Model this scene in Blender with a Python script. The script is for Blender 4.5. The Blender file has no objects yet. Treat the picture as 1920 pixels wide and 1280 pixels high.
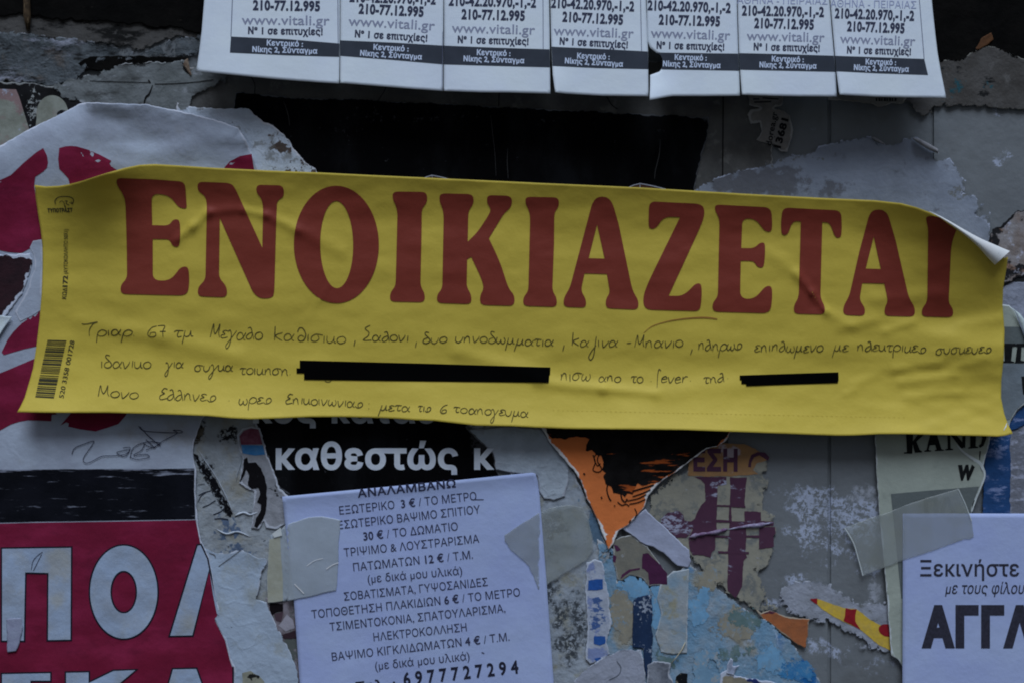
import bpy, math, random
import numpy as np
from mathutils import Vector
from mathutils.geometry import delaunay_2d_cdt

# ------------------------------------------------------------------ camera, sky, sun, exposure
scene = bpy.context.scene
COL = scene.collection
S = 0.52 / 1920.0            # metres of wall per photograph pixel
DP = 1920 * 50 / 36.0        # camera distance, in the same pixels
CZ = 1.45                    # eye height above the pavement

cam = bpy.data.cameras.new("camera")
cam.lens = 50; cam.sensor_width = 36; cam.clip_start = 0.02; cam.clip_end = 500
cam_ob = bpy.data.objects.new("camera", cam)
cam_ob.location = (0, -DP * S, CZ); cam_ob.rotation_euler = (math.radians(90), 0, 0)
COL.objects.link(cam_ob); scene.camera = cam_ob

SUN_EL, SUN_AZ = math.radians(62), math.radians(6)
world = bpy.data.worlds.new("World"); scene.world = world; world.use_nodes = True
wn = world.node_tree
sky = wn.nodes.new("ShaderNodeTexSky"); sky.sky_type = 'NISHITA'; sky.sun_disc = False
sky.sun_elevation = SUN_EL; sky.sun_rotation = math.pi + SUN_AZ
sky.air_density = 1.0; sky.dust_density = 4.0; sky.ozone_density = 1.0
bg = wn.nodes["Background"]; bg.inputs[1].default_value = 0.03
wn.links.new(sky.outputs[0], bg.inputs[0])
sun = bpy.data.lights.new("sun", 'SUN'); sun.energy = 1.95; sun.angle = math.radians(32); sun.color = (0.80, 0.93, 1.12)
sun_ob = bpy.data.objects.new("sun", sun); COL.objects.link(sun_ob)
sun_dir = Vector((math.sin(SUN_AZ) * math.cos(SUN_EL), -math.cos(SUN_AZ) * math.cos(SUN_EL), math.sin(SUN_EL)))
sun_ob.rotation_euler = sun_dir.to_track_quat('Z', 'Y').to_euler(); sun_ob.location = (0.5, -3, 4)
scene.view_settings.view_transform = 'Standard'; scene.view_settings.look = 'None'
scene.view_settings.exposure = 0.0; scene.view_settings.gamma = 1.0
scene.cycles.max_bounces = 5; scene.cycles.filter_width = 1.9; scene.cycles.use_denoising = True

# ------------------------------------------------------------------ numeric helpers
random.seed(4)
def lerp(a, b, t): return a + (b - a) * t
def _hash(ix, iy, seed):
    with np.errstate(over='ignore'):
        n = (ix.astype(np.int64) * 374761393 + iy.astype(np.int64) * 668265263 + np.int64(seed) * 1274126177)
        n = (n ^ (n >> 13)) * 1274126177
        n = n ^ (n >> 16)
    return (n & 0xFFFF) / 65535.0
def vnoise(x, y, seed=0):
    x = np.asarray(x, float); y = np.asarray(y, float)
    ix = np.floor(x); iy = np.floor(y); fx = x - ix; fy = y - iy
    fx = fx * fx * fx * (fx * (fx * 6 - 15) + 10); fy = fy * fy * fy * (fy * (fy * 6 - 15) + 10)
    a = _hash(ix, iy, seed); b = _hash(ix + 1, iy, seed); c = _hash(ix, iy + 1, seed); d = _hash(ix + 1, iy + 1, seed)
    return (a + (b - a) * fx) * (1 - fy) + (c + (d - c) * fx) * fy - 0.5
def fbm(x, y, seed=0, octv=3):
    s = 0; a = 1.0
    for o in range(octv):
        s = s + a * vnoise(np.asarray(x) * 2 ** o, np.asarray(y) * 2 ** o, seed + 17 * o); a *= 0.5
    return s
def sstep(a, b, x):
    t = np.clip((np.asarray(x, float) - a) / (b - a), 0, 1); return t * t * (3 - 2 * t)

def glued(x, y):             # the lumpy surface of everything pasted flat on the wall (shared by all layers)
    return 2.2 * fbm(np.asarray(x) / 170.0, np.asarray(y) / 110.0, 3, 3)

def world_pts(x, y, h):      # photograph pixel + height off the wall (pixels) -> metres
    x = np.asarray(x, float); y = np.asarray(y, float); h = np.asarray(h, float)
    k = (1 - h / DP) * S
    return np.stack([(x - 960) * k, -h * S, (640 - y) * k + CZ], -1)

# ------------------------------------------------------------------ outlines
def resample(poly, step, closed=True):
    out = []
    n = len(poly)
    for i in range(n if closed else n - 1):
        a = poly[i]; b = poly[(i + 1) % n]
        L = math.hypot(b[0] - a[0], b[1] - a[1]); k = max(1, int(math.ceil(L / step)))
        for j in range(k): out.append((lerp(a[0], b[0], j / k), lerp(a[1], b[1], j / k)))
    if not closed: out.append(tuple(poly[-1]))
    return out
def catmull(pts, n=6, closed=False):
    P = [tuple(p) for p in pts]; out = []
    m = len(P)
    rng = range(m) if closed else range(m - 1)
    for i in rng:
        if closed: p0, p1, p2, p3 = P[i - 1], P[i], P[(i + 1) % m], P[(i + 2) % m]
        else: p0, p1, p2, p3 = P[max(i - 1, 0)], P[i], P[i + 1], P[min(i + 2, m - 1)]
        for k in range(n):
            t = k / n; t2 = t * t; t3 = t2 * t
            out.append(tuple(0.5 * (2 * p1[d] + (p2[d] - p0[d]) * t + (2 * p0[d] - 5 * p1[d] + 4 * p2[d] - p3[d]) * t2 + (3 * p1[d] - p0[d] - 3 * p2[d] + p3[d]) * t3) for d in (0, 1)))
    if not closed: out.append(P[-1])
    return out
def tear(poly, amp, seed=0, step=2.2):       # ragged torn edge
    P = np.array(resample(poly, step)); n = len(P)
    T = np.roll(P, -1, 0) - np.roll(P, 1, 0); L = np.hypot(T[:, 0], T[:, 1]) + 1e-9
    N = np.stack([T[:, 1] / L, -T[:, 0] / L], 1)
    d = amp * (1.7 * vnoise(P[:, 0] / 34, P[:, 1] / 34, seed) + 1.3 * vnoise(P[:, 0] / 12, P[:, 1] / 12, seed + 5) + 1.1 * vnoise(P[:, 0] / 4.3, P[:, 1] / 4.3, seed + 9))
    return [tuple(p) for p in P + N * d[:, None]]
def rounded(pts, k=5):                        # (x, y, radius) corners
    out = []; n = len(pts)
    for i in range(n):
        x, y, r = pts[i]; ax, ay, _ = pts[i - 1]; bx, by, _ = pts[(i + 1) % n]
        la = math.hypot(ax - x, ay - y); lb = math.hypot(bx - x, by - y)
        ta = min(r, la * .48); tb = min(r, lb * .48)
        if r < 1: out.append((x, y)); continue
        p = (x + (ax - x) / la * ta, y + (ay - y) / la * ta); q = (x + (bx - x) / lb * tb, y + (by - y) / lb * tb)
        for j in range(k + 1):
            t = j / k; out.append(((1 - t) ** 2 * p[0] + 2 * t * (1 - t) * x + t * t * q[0], (1 - t) ** 2 * p[1] + 2 * t * (1 - t) * y + t * t * q[1]))
    return out
def ellipse(cx, cy, rx, ry, n=60, rot=0.0, rev=False):
    c, s = math.cos(rot), math.sin(rot); o = []
    for i in range(n):
        a = 2 * math.pi * i / n * (-1 if rev else 1)
        u, v = rx * math.cos(a), ry * math.sin(a); o.append((cx + u * c - v * s, cy + u * s + v * c))
    return o

def winding(P, contours):
    w = np.zeros(len(P), int)
    for c in contours:
        A = np.array(c); B = np.roll(A, -1, 0)
        for s in range(0, len(P), 4000):
            p = P[s:s + 4000]
            y = p[:, 1][:, None]; x = p[:, 0][:, None]
            up = (A[:, 1] <= y) & (B[:, 1] > y); dn = (A[:, 1] > y) & (B[:, 1] <= y)
            cr = (B[:, 0] - A[:, 0]) * (y - A[:, 1]) - (x - A[:, 0]) * (B[:, 1] - A[:, 1])
            w[s:s + 4000] += (up & (cr > 0)).sum(1) - (dn & (cr < 0)).sum(1)
    return w
def edge_dist(P, contours):
    d = np.full(len(P), 1e9)
    for c in contours:
        A = np.array(c); B = np.roll(A, -1, 0); AB = B - A; L2 = (AB ** 2).sum(1) + 1e-12
        for s in range(0, len(P), 1500):
            p = P[s:s + 1500, None, :]
            t = np.clip(((p - A) * AB).sum(2) / L2, 0, 1)
            q = A + t[..., None] * AB
            d[s:s + 1500] = np.minimum(d[s:s + 1500], np.sqrt(((p - q) ** 2).sum(2)).min(1))
    return d
def fill(contours, grid=0, rule='nz', keep=False):       # triangulate an area (with holes), optional interior points
    V = []; E = []
    for c in contours:
        b = len(V); V += [(float(p[0]), float(p[1])) for p in c]; n = len(c)
        E += [(b + i, b + (i + 1) % n) for i in range(n)]
    if grid:
        A = np.array(V); x0, y0 = A.min(0); x1, y1 = A.max(0)
        gx, gy = np.meshgrid(np.arange(x0 + grid * .5, x1, grid), np.arange(y0 + grid * .43, y1, grid * .87))
        gx = gx + (np.arange(gx.shape[0])[:, None] % 2) * grid * .5
        G = np.stack([gx.ravel(), gy.ravel()], 1)
        w = winding(G, contours); G = G[(w != 0) if rule == 'nz' else (w % 2 != 0)]
        if len(G): G = G[edge_dist(G, contours) > grid * .95]
        R = []                                   # a ring just inside the outline keeps the border triangles well shaped
        for c in contours:
            Q = np.array(c); T = np.roll(Q, -1, 0) - np.roll(Q, 1, 0); L = np.hypot(T[:, 0], T[:, 1])[:, None] + 1e-9
            Nn = np.stack([T[:, 1], -T[:, 0]], 1) / L; st_ = min(grid * .6, .8 * np.median(np.hypot(*(np.roll(Q, -1, 0) - Q).T)) + .6)
            for k in (st_, -st_): R.append(Q + k * Nn)
        R = np.concatenate(R); w = winding(R, contours); R = R[(w != 0) if rule == 'nz' else (w % 2 != 0)]
        if len(R): R = R[edge_dist(R, contours) > st_ * .7]
        G = np.concatenate([G, R]) if len(G) else R
        V += [(float(a), float(b)) for a, b in G]
    r = delaunay_2d_cdt([Vector(v) for v in V], E, [], 0, 1e-5)
    rv = np.array([(v[0], v[1]) for v in r[0]]); rf = np.array([tuple(f) for f in r[2]])
    if len(rf) == 0: return rv, rf
    w = winding(rv[rf].mean(1), contours)
    rf = rf[(w != 0) if rule == 'nz' else (w % 2 != 0)]
    A, B, C = rv[rf[:, 0]], rv[rf[:, 1]], rv[rf[:, 2]]      # drop slivers: they would spoil the shading normals
    ar = np.abs((B[:, 0] - A[:, 0]) * (C[:, 1] - A[:, 1]) - (C[:, 0] - A[:, 0]) * (B[:, 1] - A[:, 1]))
    lg = np.maximum(np.maximum(((B - A) ** 2).sum(1), ((C - B) ** 2).sum(1)), ((A - C) ** 2).sum(1))
    return rv, (rf if keep else rf[ar > .003 * lg])

# ------------------------------------------------------------------ objects
def link_mesh(name, P, F, mat, parent=None, origin=None, smooth=True, attrs=None):
    o3 = Vector(origin) if origin is not None else (Vector(parent['_o']) if parent is not None else Vector((0, 0, 0)))
    me = bpy.data.meshes.new(name)
    P = np.asarray(P) - np.array(o3)
    me.from_pydata([tuple(p) for p in P], [], [tuple(int(i) for i in f) for f in F])
    me.validate()
    if smooth: me.polygons.foreach_set("use_smooth", [True] * len(me.polygons))
    for k, a in (attrs or {}).items():
        at = me.attributes.new(k, 'FLOAT', 'POINT'); at.data.foreach_set("value", np.asarray(a, np.float32))
    me.materials.append(mat)
    o = bpy.data.objects.new(name, me); COL.objects.link(o)
    if parent is not None:
        o.parent = parent; o['_o'] = tuple(o3)
    else:
        o.location = o3; o['_o'] = tuple(o3)
    return o
def tag(o, label, cat, group=None, kind=None):
    o['label'] = label; o['category'] = cat
    if group: o['group'] = group
    if kind: o['kind'] = kind
    return o
def up_faces(P, F):          # make faces look at the camera (-Y)
    P = np.asarray(P); F = np.asarray(F)
    n = np.cross(P[F[:, 1]] - P[F[:, 0]], P[F[:, 2]] - P[F[:, 0]])
    flip = n[:, 1] > 0
    F = F.copy(); F[flip] = F[flip][:, ::-1]
    return F

def blobs(x, y, B):          # soft mask from (cx, cy, rx, ry, degrees, strength)
    r = np.zeros(len(x))
    for cx, cy, rx, ry, deg, s in B:
        c, sn = math.cos(math.radians(deg)), math.sin(math.radians(deg))
        u = ((x - cx) * c + (y - cy) * sn) / rx; v = (-(x - cx) * sn + (y - cy) * c) / ry
        r = np.maximum(r, s * np.exp(-(u * u + v * v) ** 1.5))
    return r

class Sheet:                 # a piece of paper following its own height function
    def __init__(self, name, outline, level, mat, torn=0.0, grid=14, lift=0.0, h=None, seed=None, parent=None,
                 thick=0.5, wear=None, wear2=None, holes=(), smooth=0):
        self.seed = seed if seed is not None else (sum(ord(c) for c in name) + int(outline[0][0])) % 997
        if smooth: outline = catmull(outline, smooth, True)
        self.outline = tear(outline, torn, self.seed) if torn else resample(outline, grid)
        cs = [self.outline] + [tear(q, torn, self.seed + 3) if torn else resample(q, grid) for q in holes]
        # holes wind the other way so the non-zero rule leaves them open
        def area(c):
            a = np.array(c); b = np.roll(a, -1, 0); return (a[:, 0] * b[:, 1] - b[:, 0] * a[:, 1]).sum()
        for i in range(1, len(cs)):
            if area(cs[i]) * area(cs[0]) > 0: cs[i] = cs[i][::-1]
        self.level = level; self.lift = lift; self.cs = cs
        self._h = h
        V, F = fill(cs, grid)
        x, y = V[:, 0], V[:, 1]; ed = edge_dist(V, cs)
        P = world_pts(x, y, self.h(x, y, ed)); F = up_faces(P, F)
        at = {'edge': np.minimum(ed, 80)}
        if wear: at['wear'] = blobs(x, y, wear)
        if wear2: at['wear2'] = blobs(x, y, wear2)
        A = np.array(outline); org = None
        if parent is None:
            xm = (A[:, 0].min() + A[:, 0].max()) / 2
            org = tuple(world_pts(xm, A[:, 1].max(), 0.0))
        self.ob = link_mesh(name, P, F, mat, parent, org, attrs=at)
        if thick:
            m = self.ob.modifiers.new("thickness", 'SOLIDIFY'); m.thickness = thick * S; m.offset = -1
    def h(self, x, y, ed=None):
        x = np.asarray(x, float); y = np.asarray(y, float)
        if self._h is not None: r = self.level + self._h(x, y)
        else: r = self.level + glued(x, y)
        if self.lift:
            if ed is None: ed = edge_dist(np.stack([np.ravel(x), np.ravel(y)], 1), self.cs).reshape(x.shape)
            r = r + .4 * self.lift * np.exp(-ed / 9.0) * np.clip(0.5 + 1.6 * vnoise(x / 45, y / 45, self.seed + 2), 0, 1.3)
        return r

def printed(sh, name, contours, mat, up=0.55, grid=12, parent=None, rule='nz', wear=None):   # ink lying on a sheet
    V, F = fill(contours, grid, rule)
    P = world_pts(V[:, 0], V[:, 1], sh.h(V[:, 0], V[:, 1]) + up); F = up_faces(P, F)
    at = {'edge': np.minimum(edge_dist(V, contours), 80)}
    if wear: at['wear'] = blobs(V[:, 0], V[:, 1], wear)
    return link_mesh(name, P, F, mat, parent or sh.ob, attrs=at)

def ribbon_geo(lines):        # (points, half width or list) -> flat ribbons in pixel space
    V = []; F = []
    for pts, hw in lines:
        P = np.array(pts, float); n = len(P)
        T = np.gradient(P, axis=0); L = np.hypot(T[:, 0], T[:, 1]) + 1e-9; N = np.stack([T[:, 1] / L, -T[:, 0] / L], 1)
        w = (np.full(n, hw) if np.isscalar(hw) else np.interp(np.linspace(0, 1, n), np.linspace(0, 1, len(hw)), hw))[:, None]
        b = len(V); V += list(P + N * w) + list(P - N * w)
        for i in range(n - 1):
            F += [(b + i, b + i + 1, b + n + i + 1), (b + i, b + n + i + 1, b + n + i)]
    return np.array(V), np.array(F)
def drawn(sh, name, lines, mat, up=0.6, parent=None, split=False):
    if split:
        for i, l in enumerate(lines): drawn(sh, name, [l], mat, up + .03 * i, parent)
        return
    V, F = ribbon_geo(lines)
    # every stroke a hair higher than the one before it, so crossings never share a plane
    P = world_pts(V[:, 0], V[:, 1], sh.h(V[:, 0], V[:, 1]) + up + np.linspace(0, .25, len(V)))
    return link_mesh(name, P, up_faces(P, F), mat, parent or sh.ob)

# ------------------------------------------------------------------ type
_tc = bpy.data.curves.new("type", 'FONT'); _tc.size = 1.0; _tc.resolution_u = 3
_to = bpy.data.objects.new("type", _tc); COL.objects.link(_to)
_gc = {}
def contours_of(body):
    _tc.body = body; bpy.context.view_layer.update()
    dg = bpy.context.evaluated_depsgraph_get()
    cu = _to.evaluated_get(dg).to_curve(dg, apply_modifiers=False)
    out = []
    for sp in cu.splines:
        if sp.type == 'BEZIER':
            bp = sp.bezier_points; n = len(bp); c = []
            for i in range(n):
                a, b = bp[i], bp[(i + 1) % n]
                p0, p1, p2, p3 = (np.array(q[:2]) for q in (a.co, a.handle_right, b.co, b.handle_left)[:0] or (a.co, a.handle_right, b.handle_left, b.co))
                straight = abs(np.cross(p3 - p0, p1 - p0)) < 1e-5 and abs(np.cross(p3 - p0, p2 - p0)) < 1e-5
                k = 1 if straight else 4
                for j in range(k):
                    t = j / k; c.append(tuple((1 - t) ** 3 * p0 + 3 * t * (1 - t) ** 2 * p1 + 3 * t * t * (1 - t) * p2 + t ** 3 * p3))
        else:
            c = [tuple(p.co[:2]) for p in sp.points]
        q = [c[0]]
        for p in c[1:]:
            if math.hypot(p[0] - q[-1][0], p[1] - q[-1][1]) > 1e-4: q.append(p)
        if len(q) > 2 and math.hypot(q[0][0] - q[-1][0], q[0][1] - q[-1][1]) < 1e-4: q.pop()
        if len(q) > 2: out.append(q)
    _to.to_curve_clear() if hasattr(_to, 'to_curve_clear') else None
    return out
_adv = {}
def advance(ch):
    if ch not in _adv:
        if 'I' not in _adv:
            b = contours_of('II'); xs = sorted(min(p[0] for p in c) for c in b); _adv['I'] = xs[1] - xs[0]
        if ch == 'I': return _adv['I']
        a = contours_of('I'); xa = min(p[0] for c in a for p in c)
        b = contours_of('I' + ch + 'I'); xl = max(min(p[0] for p in c) for c in b)
        _adv[ch] = xl - xa - _adv['I']
    return _adv[ch]
def glyph(ch, bold):
    k = (ch, bold)
    if k not in _gc:
        cs = contours_of(ch)
        if not cs: _gc[k] = (np.zeros((0, 2)), np.zeros((0, 3), int)); return _gc[k]
        def area(c):
            a = np.array(c); b = np.roll(a, -1, 0); return (a[:, 0] * b[:, 1] - b[:, 0] * a[:, 1]).sum() / 2
        if bold:
            big = max(cs, key=lambda c: abs(area(c))); sg = 1 if area(big) > 0 else -1
            nc = []
            for c in cs:
                P = np.array(c); T = np.roll(P, -1, 0) - P; T /= (np.hypot(T[:, 0], T[:, 1])[:, None] + 1e-9)
                Tb = np.roll(T, 1, 0); M = np.stack([T[:, 1] + Tb[:, 1], -T[:, 0] - Tb[:, 0]], 1)
                den = 1 + (T * Tb).sum(1)[:, None]; M = M / np.maximum(den, 0.45)
                nc.append([tuple(p) for p in P + sg * bold * M])
            cs = nc
        _gc[k] = fill(cs, keep=True)
    return _gc[k]
CAP = None
def type_line(s, x0, y0, x1, y1, cap, bold=0.0, shear=0.0, bolds=None, rise=0.0):
    """One line of type from (x0,y0) to (x1,y1) on its baseline, cap height in pixels -> pixel verts, faces."""
    global CAP
    if CAP is None:
        ys = [p[1] for c in contours_of('H') for p in c]; CAP = max(ys)
    V = []; F = []; cx = 0.0; nb = 0
    for i, ch in enumerate(s):
        b = bold
        if bolds and i in bolds: b = max(bold, bolds[i])
        v, f = glyph(ch, b)
        if len(f):
            v = v.copy(); v[:, 0] += cx
            F.append(f + nb); V.append(v); nb += len(v)
        cx += advance(ch) + (b if b else 0) * .9
    V = np.concatenate(V); F = np.concatenate(F)
    V[:, 0] += shear * V[:, 1]
    a, b = V[:, 0].min(), V[:, 0].max()
    u = (V[:, 0] - a) / (b - a); v = V[:, 1] * cap / CAP
    dx, dy = x1 - x0, y1 - y0; L = math.hypot(dx, dy); nx, ny = dy / L, -dx / L
    X = x0 + dx * u + nx * v; Y = y0 + dy * u + ny * v
    return np.stack([X, Y], 1), F
def lettering(sh, lines, mat, up=0.6, name='lettering', parent=None):
    V = []; F = []; nb = 0
    for ln in lines:
        a = ln if isinstance(ln, tuple) and isinstance(ln[-1], dict) else tuple(ln) + ({},)
        v, f = type_line(*a[:-1], **a[-1])
        V.append(v); F.append(f + nb); nb += len(v)
    V = np.concatenate(V); F = np.concatenate(F)
    P = world_pts(V[:, 0], V[:, 1], sh.h(V[:, 0], V[:, 1]) + up)
    return link_mesh(name, P, up_faces(P, F), mat, parent or sh.ob, attrs={'edge': np.full(len(V), 50.0)})

# ------------------------------------------------------------------ materials
EXPO = 0.40                  # how bright white reads in the photograph
def c3(r, g, b):             # colour read off the photograph (sRGB 0-255) -> base colour
    o = []
    for v in (r, g, b):
        v /= 255.0; v = v / 12.92 if v <= 0.04045 else ((v + 0.055) / 1.055) ** 2.4
        o.append(min(0.86, max(0.0015, v / EXPO)))
    return (*o, 1.0)
_mi = [0]
def paper(name, base, var=None, layers=(), bump=((5, .25), (60, .35)), rough=0.85, spec=0.25, rim=None, rim_w=4.0, alpha=None, trans=0.0, fray=0.0):
    """Procedural paper/ink. var=(colour, size px, amount); layers of dict(c, size, thr, soft, attr, gain, stretch, rot, detail)."""
    _mi[0] += 1; off = _mi[0] * 7.31
    m = bpy.data.materials.new(name); m.use_nodes = True; nt = m.node_tree; N = nt.nodes; Lk = nt.links
    bs = N['Principled BSDF']; bs.inputs['Roughness'].default_value = rough; bs.inputs['Specular IOR Level'].default_value = spec if max(base[:3]) > .02 else .03
    tc = N.new('ShaderNodeTexCoord')
    def noise(size, detail=4, stretch=(1, 1), rot=0, seed=0.0, rough_=0.6):
        mp = N.new('ShaderNodeMapping'); mp.inputs['Location'].default_value = (off + seed, 0, off * .7 + seed)
        mp.inputs['Rotation'].default_value = (0, math.radians(rot), 0); mp.inputs['Scale'].default_value = (1 / stretch[0], 1, 1 / stretch[1])
        mp.vector_type = 'POINT'
        Lk.new(tc.outputs['Object'], mp.inputs[0])
        n = N.new('ShaderNodeTexNoise'); n.inputs['Scale'].default_value = 1 / (size * S); n.inputs['Detail'].default_value = detail; n.inputs['Roughness'].default_value = rough_
        Lk.new(mp.outputs[0], n.inputs['Vector']); return n.outputs['Fac']
    def math_(op, a, b):
        q = N.new('ShaderNodeMath'); q.operation = op
        for i, v in enumerate((a, b)):
            if isinstance(v, (int, float)): q.inputs[i].default_value = v
            else: Lk.new(v, q.inputs[i])
        return q.outputs[0]
    def step(v, lo, hi):
        q = N.new('ShaderNodeMapRange'); q.interpolation_type = 'SMOOTHSTEP'; q.inputs[1].default_value = lo; q.inputs[2].default_value = hi
        Lk.new(v, q.inputs[0]); return q.outputs[0]
    def mix(f, a, b):
        q = N.new('ShaderNodeMix'); q.data_type = 'RGBA'
        if isinstance(f, (int, float)): q.inputs[0].default_value = f
        else: Lk.new(f, q.inputs[0])
        for i, v in ((6, a), (7, b)):
            if isinstance(v, tuple): q.inputs[i].default_value = v
            else: Lk.new(v, q.inputs[i])
        return q.outputs[2]
    def attr(k):
        a = N.new('ShaderNodeAttribute'); a.attribute_name = k; return a.outputs['Fac']
    def mask(L, i):
        n = noise(L.get('size', 10), L.get('detail', 5), L.get('stretch', (1, 1)), L.get('rot', 0), i * 3.7, L.get('rough', .65))
        if L.get('attr'): n = math_('ADD', n, math_('MULTIPLY', attr(L['attr']), L.get('gain', 1.0)))
        t = L.get('thr', .55); s = L.get('soft', .03)
        v = step(n, t - s, t + s)
        if L.get('lace'): v = math_('MULTIPLY', v, step(noise(L['lace'], 6, L.get('stretch', (1, 1)), L.get('rot', 0), i * 5.3 + 1.7, .7), L.get('lt', .47) - .03, L.get('lt', .47) + .03))
        if 'amt' in L: v = math_('MULTIPLY', v, L['amt'])
        return v
    col = base
    if var:
        col = mix(math_('MULTIPLY', step(noise(var[1], 5), .3, .7), var[2]), col, var[0])
    fine = mix(math_('MULTIPLY', step(noise(2.2, 2, seed=9.1), .35, .7), .055), col, (col if isinstance(col, tuple) else base)[:3] + (1,) if False else tuple(min(.9, b * .72) for b in base[:3]) + (1,))
    col = fine
    for i, L in enumerate(layers): col = mix(mask(L, i + 1), col, L['c'])
    if rim:
        wv = math_('MULTIPLY', step(noise(46, 3, seed=6.1), .34, .66), rim_w * 1.9)
        e = math_('SUBTRACT', math_('ADD', attr('edge'), math_('MULTIPLY', math_('SUBTRACT', noise(7, 5, seed=4.4, rough_=.75), .5), rim_w * 2.4)), wv)
        col = mix(math_('SUBTRACT', 1.0, step(e, -.8, .8)), col, rim)
    if isinstance(col, tuple): bs.inputs['Base Color'].default_value = col
    else: Lk.new(col, bs.inputs['Base Color'])
    prev = None
    for sz, st, *rg in bump:
        b = N.new('ShaderNodeBump'); b.inputs['Strength'].default_value = st * .5; b.inputs['Distance'].default_value = sz * S * .35
        hgt = noise(sz, 5 if not rg else 2, seed=sz * .13)
        if rg:                                   # sharp crease lines where the noise crosses its middle
            hgt = math_('SUBTRACT', 1.0, step(math_('ABSOLUTE', math_('SUBTRACT', hgt, .5), 0.0), 0.0, .045)); b.inputs['Distance'].default_value = 1.3 * S; b.inputs['Strength'].default_value = st * .42
        Lk.new(hgt, b.inputs['Height'])
        if prev: Lk.new(prev, b.inputs['Normal'])
        prev = b.outputs[0]
    if prev: Lk.new(prev, bs.inputs['Normal'])
    if fray:
        e = math_('SUBTRACT', attr('edge'), math_('MULTIPLY', step(noise(16, 7, seed=8.8, rough_=.72), .40, .72), fray))
        Lk.new(step(e, -.3, .3), bs.inputs['Alpha'])
    if alpha is not None:
        if isinstance(alpha, dict): Lk.new(mask(alpha, 31), bs.inputs['Alpha'])
        else: bs.inputs['Alpha'].default_value = alpha
    if trans:
        tr = N.new('ShaderNodeBsdfTranslucent'); ms = N.new('ShaderNodeMixShader'); ms.inputs[0].default_value = trans
        if isinstance(col, tuple): tr.inputs[0].default_value = col
        else: Lk.new(col, tr.inputs[0])
        Lk.new(bs.outputs[0], ms.inputs[1]); Lk.new(tr.outputs[0], ms.inputs[2]); Lk.new(ms.outputs[0], N['Material Output'].inputs[0])
    return m
WHITE_RIM = c3(150, 156, 170)
# ================================================================== THE SETTING
M_ground = paper('pavement_asphalt', (.05, .05, .05, 1), ((.07, .07, .068, 1), 300, .6), bump=((20, .4),))
gv = [(-60, -60, 0), (60, -60, 0), (60, .6, 0), (-60, .6, 0)]
g = link_mesh('pavement', gv, [(0, 1, 2, 3)], M_ground, origin=(0, 0, 0)); g['kind'] = 'structure'; g['label'] = 'dark asphalt pavement in front of the poster wall'; g['category'] = 'pavement'

M_wall = paper('wall_paint', c3(81, 85, 88), (c3(72, 75, 78), 130, .6),
    layers=[dict(c=c3(118, 125, 140), size=24, thr=.74, soft=.07, attr='wear', gain=.36, detail=8, rough=.72, lace=7, lt=.485),
            dict(c=c3(112, 116, 124), size=34, thr=.80, soft=.08, attr='wear2', gain=.42, detail=7, lace=10, lt=.46),
            dict(c=c3(60, 60, 58), size=160, thr=.62, soft=.12, amt=.4),
            dict(c=c3(130, 130, 128), size=5, thr=.80, soft=.03, amt=.5)],
    bump=((4, .2), (90, .3)), rough=.6, spec=.35)
# ribbed panel: columns of vertices, denser at the grooves
gro = [1555 + 193 * k for k in range(-60, 60)]
xs = set()
for gx in gro:
    for d in (-7, -3.2, -2.6, 0, 2.6, 3.2, 7): xs.add(gx + d)
    if -200 < gx < 2100:
        for d in range(20, 180, 20): xs.add(gx + d)
xs = sorted(xs); ys = sorted(set(list(range(-7000, -60, 240)) + list(range(-60, 1340, 16)) + list(range(1340, 5980, 160)) + [5980]))
X, Y = np.meshgrid(xs, ys); x = X.ravel().astype(float); y = Y.ravel().astype(float)
gd = np.min(np.abs(x[:, None] - np.array(gro)[None, :]), 1)
hh = np.where(gd < 2.7, -5.0, 0.0) + .6 * vnoise(x / 300, y / 300, 8) - 2.6
P = world_pts(x, y, hh); P[:, 2] = np.maximum(P[:, 2], 0.0)
nx_ = len(xs); F = [(j * nx_ + i, j * nx_ + i + 1, (j + 1) * nx_ + i + 1, (j + 1) * nx_ + i) for j in range(len(ys) - 1) for i in range(nx_ - 1)]
P2 = P
wall_wear = [(1530, 945, 75, 42, 8, 1.0), (1625, 960, 60, 40, 10, .95), (1515, 1000, 55, 26, 10, .9), (1600, 990, 70, 30, 10, .85), (1555, 1030, 90, 40, 10, .62), (1500, 1090, 50, 26, 0, .8),
             (1640, 1075, 30, 30, 0, .7), (1545, 1215, 60, 22, 20, .75), (1450, 1130, 40, 18, 0, .8), (1602, 245, 30, 10, 0, .55), (1530, 245, 26, 10, 0, .45), (1880, 300, 14, 26, 35, .8), (1640, 1240, 90, 30, 10, .5), (1870, 215, 8, 14, 0, .8)]
wall_wear2 = [(1625, 930, 50, 30, 10, .8), (1640, 1110, 30, 40, 0, .7), (1290, 930, 60, 50, 0, .55)]
wall = link_mesh('wall_panel', P2, F, M_wall, origin=tuple(world_pts(960, 5980, 0)), attrs={'wear': blobs(x, y, wall_wear), 'wear2': blobs(x, y, wall_wear2)}, smooth=False)
wall.data.polygons.foreach_set('use_smooth', [False] * len(F))
fl = wall.data; 
tag(wall, 'grey painted metal wall panel with vertical grooves, pasted over with posters', 'wall')

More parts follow.
